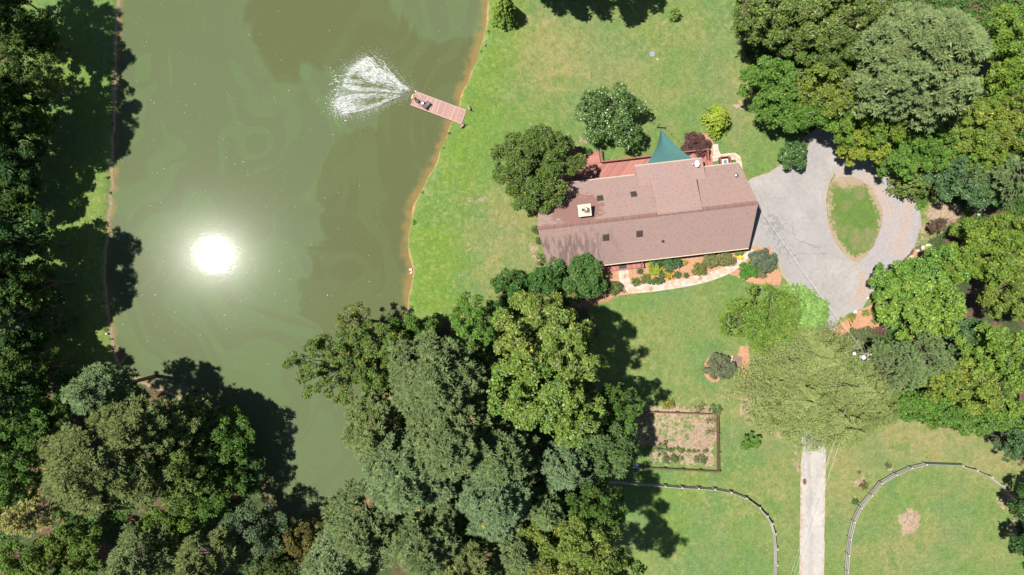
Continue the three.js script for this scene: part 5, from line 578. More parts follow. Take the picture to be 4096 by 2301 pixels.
tree(Y, 2070, 1045, 150, 105, 12, 'feather', 'lowest cypress of the feathery clump, over the start of the narrow drive', { dens: 720, hc: 4, droop: 0.12, hb: 0.8 });
tree(Y, 2165, 1015, 105, 100, 10, 'feather', 'cypress of the feathery clump at its round-paddock side', { dens: 660, hc: 3.5, droop: 0.12, hb: 0.8, cols: gain([[0.175, 0.205, 0.07], [0.15, 0.185, 0.06], [0.22, 0.18, 0.11]]) });
tree(Y, 2145, 880, 45, 40, 5, 'feather', 'pale low conifer right beside the foot of the utility pole', { dens: 380, cols: gain([[0.19, 0.22, 0.115], [0.16, 0.19, 0.10], [0.2, 0.2, 0.12]]) });
tree(N, 2265, 925, 78, 82, 14, 'pinedark', 'smooth dark green pine between the utility pole and the maples', { tuft: 0.30, dens: 400, bough: 0.30 });
tree(N, 2350, 905, 60, 70, 13, 'pinedark', 'second dark green pine, beside the maple with an orange spray', { tuft: 0.30, dens: 360 });
tree(B, 2330, 770, 100, 82, 9.5, 'bright', 'big bright green maple with an orange spray below the gravel loop', { lf: 0.16, dens: 330, gloss: true, hb: 1.5, nl: 1.3, lobe: 0.26 });
tree(B, 2258, 712, 58, 58, 7.5, 'green', 'round bright maple overhanging the gravel at the mulch bed', { lf: 0.15, dens: 360, gloss: true, hb: 1.2, lobe: 0.28 });
tree(B, 2370, 672, 75, 52, 9, 'green', 'green maple beside the curved rock edging of the gravel', { lf: 0.16, dens: 330, gloss: true, hb: 1.5 });
tree(B, 2485, 650, 92, 72, 12, 'yellow', 'yellow-olive maple with pale dead branches beyond the gravel loop', { lf: 0.17, dens: 320, twig: 0.7 });
tree(B, 2545, 585, 70, 50, 12, 'yellow', 'yellow-green maple at the picture edge above the dead branches', { lf: 0.17, dens: 300, twig: 0.5 });
tree(B, 2436, 578, 30, 24, 6, 'yellow', 'small yellow-green tree over thin grass beyond the gravel loop', { lf: 0.15, dens: 330 });
tree(B, 2560, 735, 70, 80, 12, 'olive', 'olive maple at the picture edge level with the mulch bed', { lf: 0.17, dens: 300, twig: 0.6, cols: gain([[0.12, 0.155, 0.035], [0.14, 0.165, 0.035], [0.25, 0.2, 0.04]]) });
tree(B, 2440, 850, 52, 60, 7, 'blue', 'dark blue-grey holly in the gap behind the big bright maple', { lf: 0.11, dens: 420, gloss: true });
tree(B, 2425, 965, 92, 72, 12, 'yellow', 'yellow-green tree with an orange branch above the upper edge of the round paddock', { lf: 0.16, dens: 320, twig: 0.5, cols: gain([[0.13, 0.175, 0.036], [0.16, 0.185, 0.036], [0.36, 0.23, 0.02]]) });
tree(B, 2525, 900, 80, 85, 13, 'bright', 'green tree with a bare branch at the picture edge above the paddock trees', { lf: 0.17, dens: 300, twig: 0.6 });
tree(B, 2325, 1020, 95, 48, 8, 'green', 'low green hedge-like tree along the top of the paddock grass', { lf: 0.15, dens: 360, hb: 1, hc: 4.5 });
tree(B, 2470, 1045, 85, 48, 9, 'green', 'spreading green tree whose skirt hangs over the corner of the paddock grass', { lf: 0.15, dens: 330, twig: 0.5, hb: 1.2 });
tree(B, 2552, 1040, 55, 50, 10, 'bright', 'green tree beside bare soil at the picture edge above the paddock', { lf: 0.16, dens: 300, twig: 0.4 });
tree(B, 2572, 1118, 42, 48, 8, 'blue', 'blue-grey round tree at the picture edge above the paddock fence', { lf: 0.13, dens: 330 });
tree(B, 2625, 1280, 60, 60, 9, 'dark', 'dark tree at the picture edge shading the paddock fence', { lf: 0.17, dens: 260 });
tree(B, 2630, 1390, 60, 60, 9, 'dark', 'dark tree at the picture edge in the lowest corner of the round paddock', { lf: 0.17, dens: 260 });
WIDE = 1.08;
// top right wood
tree(B, 1930, 30, 80, 70, 13, 'brownoak', 'brown-olive oak of the top wood nearest the tiny sapling', { lf: 0.16, dens: 330, twig: 0.8, gloss: true });
tree(B, 2040, 75, 90, 70, 14, 'brownoak', 'brown-olive oak with many pale twigs in the top wood', { lf: 0.16, dens: 330, twig: 1, gloss: true });
tree(B, 2140, 20, 80, 70, 15, 'brownoak', 'brown-olive oak at the top edge beside the big pale pine', { lf: 0.16, dens: 320, twig: 0.8, gloss: true });
tree(B, 2095, 135, 75, 55, 14, 'olive', 'olive oak with bare pale limbs against the side of the big pale pine', { lf: 0.16, dens: 330, twig: 1 });
tree(B, 1945, 205, 62, 62, 10, 'green', 'rounded green maple nearest the back lawn in the top wood', { lf: 0.15, dens: 360 });
tree(B, 1985, 265, 70, 62, 9, 'green', 'green maple hanging over the end of the parking pad', { lf: 0.15, dens: 360, hb: 2 });
tree(B, 2090, 225, 90, 65, 12, 'olive', 'yellow-olive maple in the middle of the top wood', { lf: 0.15, dens: 360, twig: 0.5, cols: gain([[0.125, 0.165, 0.036], [0.155, 0.175, 0.036], [0.24, 0.19, 0.04]]) });
tree(B, 2075, 285, 65, 45, 9, 'green', 'low maple over the shaded top of the parking pad', { lf: 0.15, dens: 330, hb: 2.5 });
tree(B, 2205, 305, 85, 62, 11, 'yellow', 'yellow-green maple beside the pale pine above the gravel loop', { lf: 0.15, dens: 360 });
tree(B, 2180, 370, 55, 40, 8, 'yellow', 'low yellow maple overhanging the start of the gravel loop', { lf: 0.15, dens: 380, hb: 2, cols: gain([[0.19, 0.21, 0.03], [0.16, 0.195, 0.034], [0.34, 0.24, 0.03]]) });
tree(N, 2352, 118, 165, 140, 21, 'pinepale', 'huge pale green long-needled pine spreading over the top wood', { tuft: 0.50, dens: 330, bough: 0.20, needles: 17 });
tree(N, 2262, 205, 85, 65, 19, 'pinepale', 'lower boughs of a pale pine reaching towards the yellow-green maples', { tuft: 0.48, dens: 320, needles: 17 });
tree(N, 2390, 245, 75, 60, 19, 'pinepale', 'pale pine at the shaded foot of the huge long-needled pine', { tuft: 0.48, dens: 320, needles: 17 });
tree(B, 2545, 90, 65, 70, 14, 'bright', 'bright green tree in the top corner beyond the huge pale pine', { lf: 0.17, dens: 300 });
tree(B, 2545, 215, 62, 60, 14, 'yellow', 'golden-olive tree at the picture edge beside the huge pale pine', { lf: 0.17, dens: 300 });
tree(B, 2460, 320, 72, 62, 12, 'bright', 'green maple with a bare curled branch below the huge pale pine', { lf: 0.16, dens: 330, twig: 0.5, cols: gain([[0.125, 0.175, 0.036], [0.15, 0.18, 0.036], [0.3, 0.2, 0.04]]) });
tree(B, 2550, 330, 62, 70, 13, 'yellow', 'yellow-olive tree at the picture edge above the dark holly', { lf: 0.16, dens: 320, twig: 0.4, cols: gain([[0.14, 0.17, 0.036], [0.165, 0.18, 0.036], [0.34, 0.18, 0.03]]) });
tree(B, 2340, 380, 80, 50, 9, 'green', 'green maple dipping into shade above the gravel loop', { lf: 0.15, dens: 340 });
tree(B, 2270, 410, 48, 38, 7.5, 'green', 'small green maple at the outer rim of the gravel loop', { lf: 0.14, dens: 360, hb: 1.5 });
tree(Y, 2305, 460, 55, 42, 6, 'olive', 'olive cedar at the outer rim of the gravel loop', { dens: 400, lf: 0.3, hc: 3, cols: gain([[0.12, 0.15, 0.04], [0.10, 0.13, 0.036], [0.14, 0.14, 0.05]]) });
tree(B, 2425, 450, 72, 60, 9, 'blue', 'dark blue-green holly above the bare soil beyond the gravel', { lf: 0.12, dens: 420, gloss: true });
tree(B, 2500, 470, 50, 45, 9, 'blue', 'blue-green holly joining the dark holly towards the picture edge', { lf: 0.12, dens: 380, gloss: true });
tree(N, 2572, 440, 55, 60, 14, 'pinedark', 'dark pine at the picture edge beside the blue-green hollies', { dens: 300 });
tree(B, 2470, 395, 45, 40, 10, 'yellow', 'small yellow maple wedged between the curled branch and the hollies', { lf: 0.15, dens: 320 });
WIDE = 1.14;
// middle bottom: pines, gums and the trees over the cove
tree(N, 1090, 975, 135, 125, 20, 'pine', 'great rounded pine at the head of the pine stand nearest the pond lawn', { dens: 340, bough: 0.22 });
tree(N, 930, 1085, 82, 90, 17, 'pine', 'pine reaching out over the ripples of the cove', { dens: 340, cols: gain2([[0.125, 0.15, 0.058], [0.105, 0.135, 0.052], [0.26, 0.17, 0.06]]) });
tree(N, 1130, 1120, 125, 105, 21, 'pine', 'broad pine with reddish twigs in the heart of the pine stand', { dens: 340, bough: 0.22 });
tree(N, 1020, 1210, 135, 110, 21, 'pine', 'pale-tufted pine below the cove ripples', { dens: 340, bough: 0.22, cols: gain2([[0.125, 0.16, 0.08], [0.105, 0.145, 0.07], [0.3, 0.2, 0.08]]) });
tree(N, 1250, 1165, 95, 100, 18, 'pinedark', 'darker pine tucked behind the green gum', { dens: 320 });
tree(N, 1245, 1270, 100, 110, 21, 'pine', 'pine with a yellow tuft near the lower middle of the pine stand', { dens: 340, bough: 0.23, cols: gain2([[0.115, 0.155, 0.085], [0.10, 0.14, 0.075], [0.28, 0.24, 0.05]]) });
tree(N, 915, 1335, 110, 95, 20, 'pine', 'pine beside the rust-coloured shrubs at the end of the cove', { dens: 330 });
tree(N, 1060, 1375, 125, 95, 21, 'pine', 'pine with a gap showing its red trunk at the lower edge', { dens: 330, bough: 0.22 });
tree(N, 850, 1440, 105, 85, 20, 'pinepale', 'pale pine at the lower edge beside the dark end of the cove', { dens: 320, cols: gain2([[0.135, 0.165, 0.085], [0.115, 0.15, 0.075], [0.24, 0.2, 0.1]]) });
tree(N, 1180, 1450, 115, 80, 20, 'pineolive', 'olive pine at the lower edge below the stand', { dens: 300 });
tree(N, 1300, 1390, 70, 70, 17, 'pine', 'narrow pine hemmed in by the yellow-olive gum', { dens: 320 });
tree(N, 1420, 1185, 62, 60, 15, 'pinepale', 'small pale pine behind the vegetable garden', { dens: 330, cols: gain2([[0.115, 0.155, 0.085], [0.10, 0.14, 0.075], [0.2, 0.2, 0.1]]) });
tree(N, 1375, 1290, 62, 65, 16, 'pinedark', 'dark narrow pine above the yellow-olive gum', { dens: 300 });
tree(B, 1345, 835, 88, 92, 20, 'yellow', 'tall olive-yellow gum with pale twigs below the hollies', { lf: 0.17, dens: 310, twig: 1, gloss: true, reach: 0.78, lobe: 0.22, nl: 1.5, cols: gain([[0.150, 0.170, 0.040], [0.095, 0.145, 0.034], [0.30, 0.19, 0.05]]) });
tree(B, 1425, 880, 68, 85, 21, 'yellow', 'olive-yellow gum casting its crown shadow on the front lawn', { lf: 0.17, dens: 310, twig: 1, gloss: true, reach: 0.78, lobe: 0.24, nl: 1.4, cols: gain([[0.150, 0.170, 0.040], [0.090, 0.145, 0.034], [0.30, 0.19, 0.05]]) });
tree(B, 1345, 985, 105, 92, 22, 'green', 'big green gum with white limbs in the middle of the tree belt', { lf: 0.17, dens: 320, twig: 1, gloss: true, lobe: 0.24, nl: 1.4, cols: gain([[0.092, 0.152, 0.034], [0.128, 0.168, 0.036], [0.28, 0.2, 0.04]]) });
tree(B, 1440, 1030, 80, 72, 20, 'green', 'green-gold gum towards the shaded garden entrance', { lf: 0.17, dens: 310, twig: 0.8, gloss: true, cols: gain([[0.100, 0.152, 0.034], [0.135, 0.166, 0.036], [0.28, 0.2, 0.04]]) });
tree(B, 1190, 815, 48, 62, 13, 'green', 'narrow green tree standing up at the lawn edge beside the pines', { lf: 0.15, dens: 330, reach: 0.8, lobe: 0.24, nl: 1.4 });
tree(B, 960, 905, 82, 72, 14, 'olive', 'gum stretching white-limbed branches over the pond', { lf: 0.15, dens: 300, twig: 1, reach: 0.86, lobe: 0.2, nl: 1.5, cols: gain([[0.112, 0.148, 0.036], [0.084, 0.130, 0.032], [0.34, 0.17, 0.04]]) });
tree(B, 855, 925, 95, 62, 13, 'olive', 'gum with thin arms reaching farthest over the pond', { lf: 0.15, dens: 260, twig: 1.2, reach: 0.92, lobe: 0.17, nl: 1.5, cols: gain([[0.112, 0.148, 0.036], [0.084, 0.130, 0.032], [0.34, 0.17, 0.04]]) });
tree(B, 890, 815, 30, 45, 11, 'olive', 'slender gum branch-top pointing up across the pond water', { lf: 0.14, dens: 280, twig: 1, reach: 0.88, lobe: 0.26, cols: gain([[0.14, 0.15, 0.045], [0.12, 0.14, 0.04], [0.30, 0.17, 0.04]]) });
tree(B, 1040, 835, 60, 42, 9, 'green', 'dark leafy tree at the waterline beside the pebbles', { lf: 0.15, dens: 320, cols: C.green.map((c) => c.map((x) => x * 0.75)) });
tree(B, 1525, 1130, 72, 72, 13, 'grey', 'grey-green tree leaning across the vegetable garden', { lf: 0.14, dens: 330, twig: 0.4, cols: gain([[0.088, 0.132, 0.05], [0.072, 0.115, 0.042], [0.16, 0.17, 0.10]]) });
tree(B, 1555, 1060, 40, 40, 10, 'green', 'small green tree beside the garden arbour', { lf: 0.14, dens: 320 });
tree(B, 1390, 1235, 42, 40, 11, 'grey', 'grey-green tree where the paddock fence leaves the trees', { lf: 0.14, dens: 300 });
tree(B, 1470, 1215, 50, 45, 11, 'grey', 'grey-green tree over the first posts of the lawn-side paddock fence', { lf: 0.14, dens: 300, cols: C.grey.map((c) => c.map((x) => x * 0.8)) });
tree(B, 1390, 1340, 72, 65, 16, 'yellow', 'yellow-olive gum at the lower middle of the picture', { lf: 0.16, dens: 310, twig: 0.7, cols: gain([[0.140, 0.166, 0.038], [0.098, 0.145, 0.034], [0.32, 0.22, 0.04]]) });
tree(B, 1490, 1375, 76, 62, 24, 'yellow', 'yellow-olive gum whose long shadow crosses the lower paddock', { lf: 0.16, dens: 310, twig: 0.6, cols: gain([[0.138, 0.164, 0.038], [0.098, 0.145, 0.034], [0.32, 0.22, 0.04]]) });
tree(B, 1410, 1430, 80, 50, 18, 'olive', 'olive gum cut by the lower edge of the picture', { lf: 0.16, dens: 300, cols: gain([[0.155, 0.16, 0.045], [0.13, 0.145, 0.042], [0.3, 0.22, 0.04]]) });
tree(B, 1555, 1478, 72, 48, 21, 'green', 'green tree at the lower edge beside the long paddock shadow', { lf: 0.16, dens: 280 });
tree(B, 1500, 1285, 58, 55, 19, 'dark', 'dark tree in shade between the paddock fence and the yellow-olive gum', { lf: 0.16, dens: 280, cols: C.green.map((q) => q.map((v) => v * 0.55)) });  // leaf green darkened to carry the shade this tree stands in
tree(B, 1560, 1010, 42, 42, 15, 'green', 'dark-shaded tree behind the garden arbour, at the edge of the belt', { lf: 0.15, dens: 260, cols: C.green.map((q) => q.map((v) => v * 0.6)) });  // shade painted in as a darker copy of the leaf green
// lower left wood
tree(N, 228, 1175, 160, 140, 19, 'pineolive', 'very broad olive pine filling the middle of the lower wood', { dens: 320, bough: 0.2, needles: 17, tuft: 0.42 });
tree(N, 235, 985, 82, 60, 15, 'pine', 'pale green pine by the shore at the end of the far bank', { dens: 330, cols: gain2([[0.115, 0.155, 0.075], [0.095, 0.135, 0.065], [0.2, 0.2, 0.08]]) });
tree(N, 345, 1080, 85, 70, 17, 'pineolive', 'olive pine above the very broad pine, closer to the pond', { dens: 320 });
tree(N, 475, 1055, 58, 52, 10, 'pineolive', 'pine at the waterline behind the white-branched tree', { dens: 300 });
tree(B, 425, 1075, 62, 55, 14, 'olive', 'tree with bare white forks at the edge of the pond shadow', { lf: 0.15, dens: 280, twig: 1.2 });
tree(B, 450, 1195, 70, 82, 13, 'olive', 'olive tree with a long lit crown beside the very broad pine', { lf: 0.14, dens: 300, twig: 0.6 });
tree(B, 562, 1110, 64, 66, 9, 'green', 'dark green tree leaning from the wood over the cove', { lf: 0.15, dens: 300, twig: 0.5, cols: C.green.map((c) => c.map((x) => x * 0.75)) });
tree(B, 610, 1195, 44, 46, 6.5, 'dark', 'dark tree over the narrow end of the cove', { lf: 0.15, dens: 300 });
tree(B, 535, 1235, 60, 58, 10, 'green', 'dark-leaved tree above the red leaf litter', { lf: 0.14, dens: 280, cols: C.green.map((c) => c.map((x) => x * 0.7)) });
tree(B, 420, 1325, 60, 60, 10, 'bright', 'fresh green low tree beside the red leaf litter', { cols: C.bright.map((q) => q.map((v) => v * 0.72)), lf: 0.15, dens: 330 });
tree(B, 630, 1345, 75, 75, 10, 'grey', 'grey-green willow-like tree on the bank at the end of the cove', { lf: 0.12, dens: 330, twig: 0.5 });
tree(B, 765, 1370, 62, 55, 8, 'rust', 'rust-brown tree at the dark end of the cove', { lf: 0.13, dens: 300 });
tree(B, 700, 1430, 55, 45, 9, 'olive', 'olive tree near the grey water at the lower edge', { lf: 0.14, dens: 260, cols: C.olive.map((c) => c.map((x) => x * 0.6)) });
tree(B, 40, 1120, 72, 62, 13, 'green', 'bright-topped green tree at the picture edge above the dead pine', { cols: C.green.map((q) => q.map((v) => v * 0.72)), lf: 0.16, dens: 300, twig: 0.6 });
tree(B, 20, 1220, 55, 70, 12, 'green', 'green tree at the picture edge beside the very broad pine', { cols: C.green.map((q) => q.map((v) => v * 0.72)), lf: 0.16, dens: 280 });
tree(N, 55, 1305, 65, 45, 13, 'pine', 'half-dead yellowing pine with bare grey twigs', { dens: 150, cols: gain2([[0.24, 0.20, 0.075], [0.17, 0.17, 0.06], [0.36, 0.27, 0.12]]) });
tree(B, 175, 1385, 62, 62, 7, 'bright', 'low bright green tree beside the fallen-looking pale trunks', { cols: C.bright.map((q) => q.map((v) => v * 0.72)), lf: 0.15, dens: 320 });
tree(B, 70, 1420, 72, 50, 9, 'bright', 'bright green tree in the lowest corner of the wood', { cols: C.bright.map((q) => q.map((v) => v * 0.72)), lf: 0.16, dens: 300 });
tree(N, 330, 1425, 80, 70, 15, 'pine', 'pine with bare patches at the lower edge of the wood', { dens: 260, cols: gain2([[0.12, 0.145, 0.062], [0.10, 0.13, 0.055], [0.2, 0.17, 0.08]]) });
tree(N, 500, 1420, 80, 60, 16, 'pineolive', 'olive pine at the lower edge beside a long dark trunk', { dens: 280 });
tree(N, 95, 1615, 130, 110, 24, 'pine', 'tall pine outside the lower corner whose trunk leans into view', { dens: 120 });
tree(B, 105, 1045, 60, 50, 11, 'green', 'green tree at the dark gap below the far bank', { lf: 0.16, dens: 260, cols: C.green.map((c) => c.map((x) => x * 0.75)) });
// far bank: shaded side against the sun, partly put into darkened leaf colours
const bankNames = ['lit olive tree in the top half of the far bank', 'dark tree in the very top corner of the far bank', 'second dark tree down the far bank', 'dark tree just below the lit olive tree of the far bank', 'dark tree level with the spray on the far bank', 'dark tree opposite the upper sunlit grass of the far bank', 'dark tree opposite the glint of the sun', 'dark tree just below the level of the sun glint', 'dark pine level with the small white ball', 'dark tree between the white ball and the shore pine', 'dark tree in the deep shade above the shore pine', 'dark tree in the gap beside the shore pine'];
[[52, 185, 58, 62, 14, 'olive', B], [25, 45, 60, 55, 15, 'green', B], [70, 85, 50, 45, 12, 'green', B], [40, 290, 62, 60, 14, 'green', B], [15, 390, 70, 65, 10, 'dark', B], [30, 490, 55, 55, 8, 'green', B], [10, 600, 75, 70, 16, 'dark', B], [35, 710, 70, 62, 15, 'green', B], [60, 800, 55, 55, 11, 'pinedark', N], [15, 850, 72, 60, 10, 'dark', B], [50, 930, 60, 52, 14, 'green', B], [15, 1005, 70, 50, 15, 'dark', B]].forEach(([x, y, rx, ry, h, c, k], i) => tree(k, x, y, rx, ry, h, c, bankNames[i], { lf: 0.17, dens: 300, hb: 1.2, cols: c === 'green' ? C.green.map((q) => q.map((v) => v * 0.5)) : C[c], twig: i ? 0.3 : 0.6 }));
WIDE = 1;
// beyond the frame: the trees whose shadows fall on the far bank and the water
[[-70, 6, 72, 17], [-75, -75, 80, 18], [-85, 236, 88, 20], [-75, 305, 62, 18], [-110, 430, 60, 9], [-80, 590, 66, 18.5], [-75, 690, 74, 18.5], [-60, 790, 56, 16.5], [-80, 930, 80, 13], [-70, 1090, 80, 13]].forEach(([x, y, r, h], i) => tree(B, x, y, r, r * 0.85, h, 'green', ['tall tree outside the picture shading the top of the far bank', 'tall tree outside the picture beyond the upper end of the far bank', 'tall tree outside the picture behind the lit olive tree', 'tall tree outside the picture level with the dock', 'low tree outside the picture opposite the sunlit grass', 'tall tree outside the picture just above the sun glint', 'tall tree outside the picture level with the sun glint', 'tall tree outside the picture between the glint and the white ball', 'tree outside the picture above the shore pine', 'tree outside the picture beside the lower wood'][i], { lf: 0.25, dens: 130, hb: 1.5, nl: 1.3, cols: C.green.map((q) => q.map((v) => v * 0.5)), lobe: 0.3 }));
{ // low growth and saplings on the woodland floor, too dense to count
  const R = rng(909), L = new Leaves(); let n = 0; for (let i = 0; i < 60000 && n < 9500; i++) { const x = -64 + 130 * R(), z = -40 + 80 * R(); if (woods(x, z) < 0.6 || shore(x, z) < 0.9 || fbm(x * 0.22 + 60, z * 0.22, 3) < 0.47 || edgeDist(island, x, z) < 6.5) continue; n++; const h = 0.15 + 1.1 * R() * R(), c = mix3(C.green[0], C.dark[1], R()), r = 0.25 + 0.4 * R(); for (let k = 0; k < 9; k++) leaf(L, R, x + (R() - 0.5) * r * 2, h * (0.4 + 0.7 * R()), z + (R() - 0.5) * r * 2, 0, 1, 0, 0.12 + 0.08 * R(), c, 0.6 + 0.6 * R(), 1.2); }
  const m = new THREE.Mesh(L.geo(), leafM); m.name = 'undergrowth'; shade(m); m.userData = { kind: 'stuff', label: 'low green undergrowth on the woodland floor between the trunks', category: 'undergrowth' }; scene.add(m); triTotal += L.n / 9;
}
[60, 170, 285, 395, 495, 600, 705, 800, 905].forEach((y, i) => tree(B, -48 + 14 * (i % 3 - 1), y, 68, 58, 10 + (i * 7 % 4), 'green', ['bushy tree just outside the picture above the lit olive tree', 'bushy tree just outside the picture beside the lit olive tree', 'bushy tree just outside the picture below the lit olive tree', 'bushy tree just outside the picture level with the dock', 'bushy tree just outside the picture opposite the sunlit grass strip', 'bushy tree just outside the picture a little above the sun glint', 'bushy tree just outside the picture below the sun glint', 'bushy tree just outside the picture above the white ball', 'bushy tree just outside the picture below the white ball'][i], { lf: 0.22, dens: 120, hb: 0.8, cols: C.green.map((q) => q.map((v) => v * 0.5)) }));  // unseen trees added to shade the strip of far bank
{ const R = rng(515), L = new Leaves(); for (let i = 0; i < pond.length; i++) { const p = pond[i], q = pond[(i + 1) % pond.length], n = Math.round(p.distanceTo(q) * 2.6); for (let k = 0; k < n; k++) { const t = R(), x = lerp(p.x, q.x, t) + (R() - 0.5) * 1.3, z = lerp(p.z, q.z, t) + (R() - 0.5) * 1.3, s = shore(x, z); if (Math.abs(x) > 64 || Math.abs(z) > 38 || s < 0.15 || s > 0.85 || fbm(x * 0.6, z * 0.6 + 9, 3) < 0.5) continue; const c = mix3(C.green[0], C.olive[0], R()); for (let m = 0; m < 7; m++) leaf(L, R, x + (R() - 0.5) * 0.3, groundY(x, z) + 0.08 + 0.16 * R(), z + (R() - 0.5) * 0.3, (R() - 0.5), 0.8, (R() - 0.5), 0.10 + 0.06 * R(), c, 0.7 + 0.6 * R(), 1.2); } }
  const m = new THREE.Mesh(L.geo(), leafM); m.name = 'shore_grass'; shade(m); m.userData = { kind: 'stuff', label: 'tufts of rough grass growing along the waterline of the pond', category: 'grass' }; scene.add(m); triTotal += L.n / 9; }
// ---------------------------------------------------------------- shrubs and flowers; 4096 px coordinates
function shrub(sx, sy, rpx, rpy, H, cols, label, ex = {}) { const hc = H * 0.5, k = (HC - hc) / FS, c = P(sx, sy, hc), o = { rx: rpx * k * 1.12, rz: rpy * k * 1.12, H, hb: 0.06, cols: cols.map((q) => q.map((x) => x * GAIN * 1.12)), lf: 0.065, dens: 900, lobe: 0.40, reach: 0.58, twig: 0, free: 1.3, per: 6, ...ex }; plant(ex.name ?? 'shrub', label, ex.cat ?? 'shrub', c, broadleaf(seedN += 3, o), ex.gloss ? glossM : leafM, ex.group); }
const s = (a, b, c = a) => [a, b, c];
shrub(2785, 580, 50, 47, 1.7, s([0.085, 0.040, 0.040], [0.11, 0.055, 0.05], [0.09, 0.09, 0.04]), 'wide purple-leaved shrub in mulch behind the deck railing');
shrub(2745, 600, 22, 18, 1.0, s([0.06, 0.06, 0.03], [0.085, 0.05, 0.04]), 'low green-purple shrub against the deck railing');
shrub(2927, 651, 13, 9, 0.7, s([0.07, 0.15, 0.03], [0.1, 0.18, 0.04]), 'small bright shrub beside the cooling unit');
shrub(2874, 1470, 55, 55, 2.5, s([0.090, 0.115, 0.058], [0.115, 0.13, 0.07], [0.16, 0.13, 0.08]), 'lone grey-green shrub in a mulch ring on the front lawn', { dens: 700, lf: 0.08, lobe: 0.3 });
shrub(2541, 1127, 14, 14, 0.8, s([0.09, 0.14, 0.03], [0.11, 0.16, 0.04]), 'small round shrub in the inside bend of the flagstone path');
shrub(2586, 1108, 13, 12, 0.7, s([0.10, 0.14, 0.035], [0.12, 0.16, 0.04]), 'small mid-green mound behind the shrub in the path bend');
shrub(2573, 1121, 10, 14, 0.6, s([0.07, 0.11, 0.03], [0.09, 0.14, 0.04]), 'narrow leafy plant between the two small mounds by the path bend', { lobe: 0.3 });
shrub(2608, 1125, 15, 12, 0.7, s([0.09, 0.14, 0.035], [0.075, 0.12, 0.03]), 'small mound on the path edge below the chartreuse shrub');
shrub(2637, 1120, 19, 14, 0.8, s([0.055, 0.10, 0.03], [0.08, 0.14, 0.035]), 'darker mound on the path edge below the yellow flowers');
shrub(2618, 1078, 22, 27, 1.2, s([0.235, 0.29, 0.035], [0.20, 0.26, 0.03]), 'bright chartreuse shrub at the end of the porch');
shrub(2629, 1051, 22, 20, 1.3, s([0.035, 0.07, 0.03], [0.05, 0.09, 0.035]), 'dark shrub between the chartreuse shrub and the house wall', { gloss: true });
shrub(2688, 1057, 35, 25, 1.5, s([0.04, 0.085, 0.03], [0.055, 0.11, 0.035]), 'large dark green shrub against the house wall above the yellow flowers', { gloss: true });
shrub(2656, 1098, 13, 16, 0.9, s([0.085, 0.12, 0.04], [0.11, 0.14, 0.05]), 'leafy green stems around the yellow flowers', { lobe: 0.3 });
shrub(2665, 1072, 12, 8, 1.15, s([0.55, 0.33, 0.01], [0.12, 0.16, 0.03], [0.6, 0.36, 0.01]), 'small upper clump of yellow flowers beside the dark shrub', { name: 'flower_plant', cat: 'flowers' });
shrub(2676, 1098, 15, 16, 1.1, s([0.58, 0.34, 0.01], [0.16, 0.17, 0.03], [0.6, 0.36, 0.01]), 'large clump of yellow flowers beside the spiky plants', { name: 'flower_plant', cat: 'flowers' });
shrub(2735, 1053, 12, 9, 0.4, s([0.30, 0.27, 0.07], [0.22, 0.22, 0.05]), 'flat pale yellow clump beside the large dark shrub');
shrub(2798, 1078, 25, 23, 1.2, s([0.12, 0.145, 0.035], [0.14, 0.15, 0.04], [0.17, 0.12, 0.05]), 'round olive shrub standing alone in the mulch mid-bed');
shrub(2845, 1042, 28, 29, 1.4, s([0.145, 0.155, 0.055], [0.12, 0.14, 0.045], [0.2, 0.14, 0.07]), 'olive-bronze shrub by the house wall, nearer the round olive shrub');
shrub(2903, 1036, 31, 27, 1.4, s([0.15, 0.15, 0.06], [0.125, 0.14, 0.05], [0.2, 0.14, 0.07]), 'olive-bronze shrub by the house wall, nearer the drive');
shrub(2957, 1014, 14, 13, 0.8, s([0.14, 0.16, 0.04], [0.10, 0.14, 0.04], [0.5, 0.45, 0.05]), 'small yellow-flecked shrub at the house corner where the path meets the drive');
shrub(2961, 1028, 9, 6, 0.7, s([0.6, 0.52, 0.02], [0.5, 0.45, 0.03]), 'low yellow flowers at the house corner beside the path', { name: 'flower_plant', cat: 'flowers' });
shrub(2993, 1081, 30, 33, 1.3, s([0.05, 0.155, 0.020], [0.065, 0.18, 0.025], [0.08, 0.19, 0.03]), 'vivid green rounded shrub beside the path near the drive');
shrub(3052, 1045, 50, 47, 2.3, s([0.075, 0.105, 0.06], [0.09, 0.12, 0.07], [0.13, 0.13, 0.09]), 'large grey-green shrub on the edge of the parking pad', { dens: 760, lf: 0.08 });
shrub(3045, 1098, 18, 15, 0.9, s([0.10, 0.125, 0.06], [0.12, 0.14, 0.07]), 'thin grey-green skirt of growth below the large grey-green shrub', { dens: 420 });
shrub(2458, 1150, 24, 26, 1.4, s([0.075, 0.11, 0.03], [0.10, 0.14, 0.035]), 'shaded shrub on the mulch outside the path bend');
shrub(2235, 1205, 26, 20, 1.5, s([0.08, 0.10, 0.03], [0.10, 0.12, 0.035]), 'shaded olive shrub below the hollies');
shrub(2168, 1036, 21, 24, 1.6, s([0.06, 0.10, 0.03], [0.085, 0.13, 0.04], [0.45, 0.12, 0.16]), 'green shrub with pink flowers at the pond corner of the house', { lobe: 0.26, reach: 0.85, dens: 600 });
shrub(2138, 918, 10, 18, 1.0, s([0.055, 0.085, 0.03], [0.08, 0.12, 0.04]), 'thin plant against the pond end wall of the house, farther from the front', { dens: 560 });
shrub(2152, 965, 9, 16, 1.0, s([0.055, 0.085, 0.03], [0.08, 0.12, 0.04]), 'thin plant against the pond end wall of the house, nearer the front', { dens: 560 });
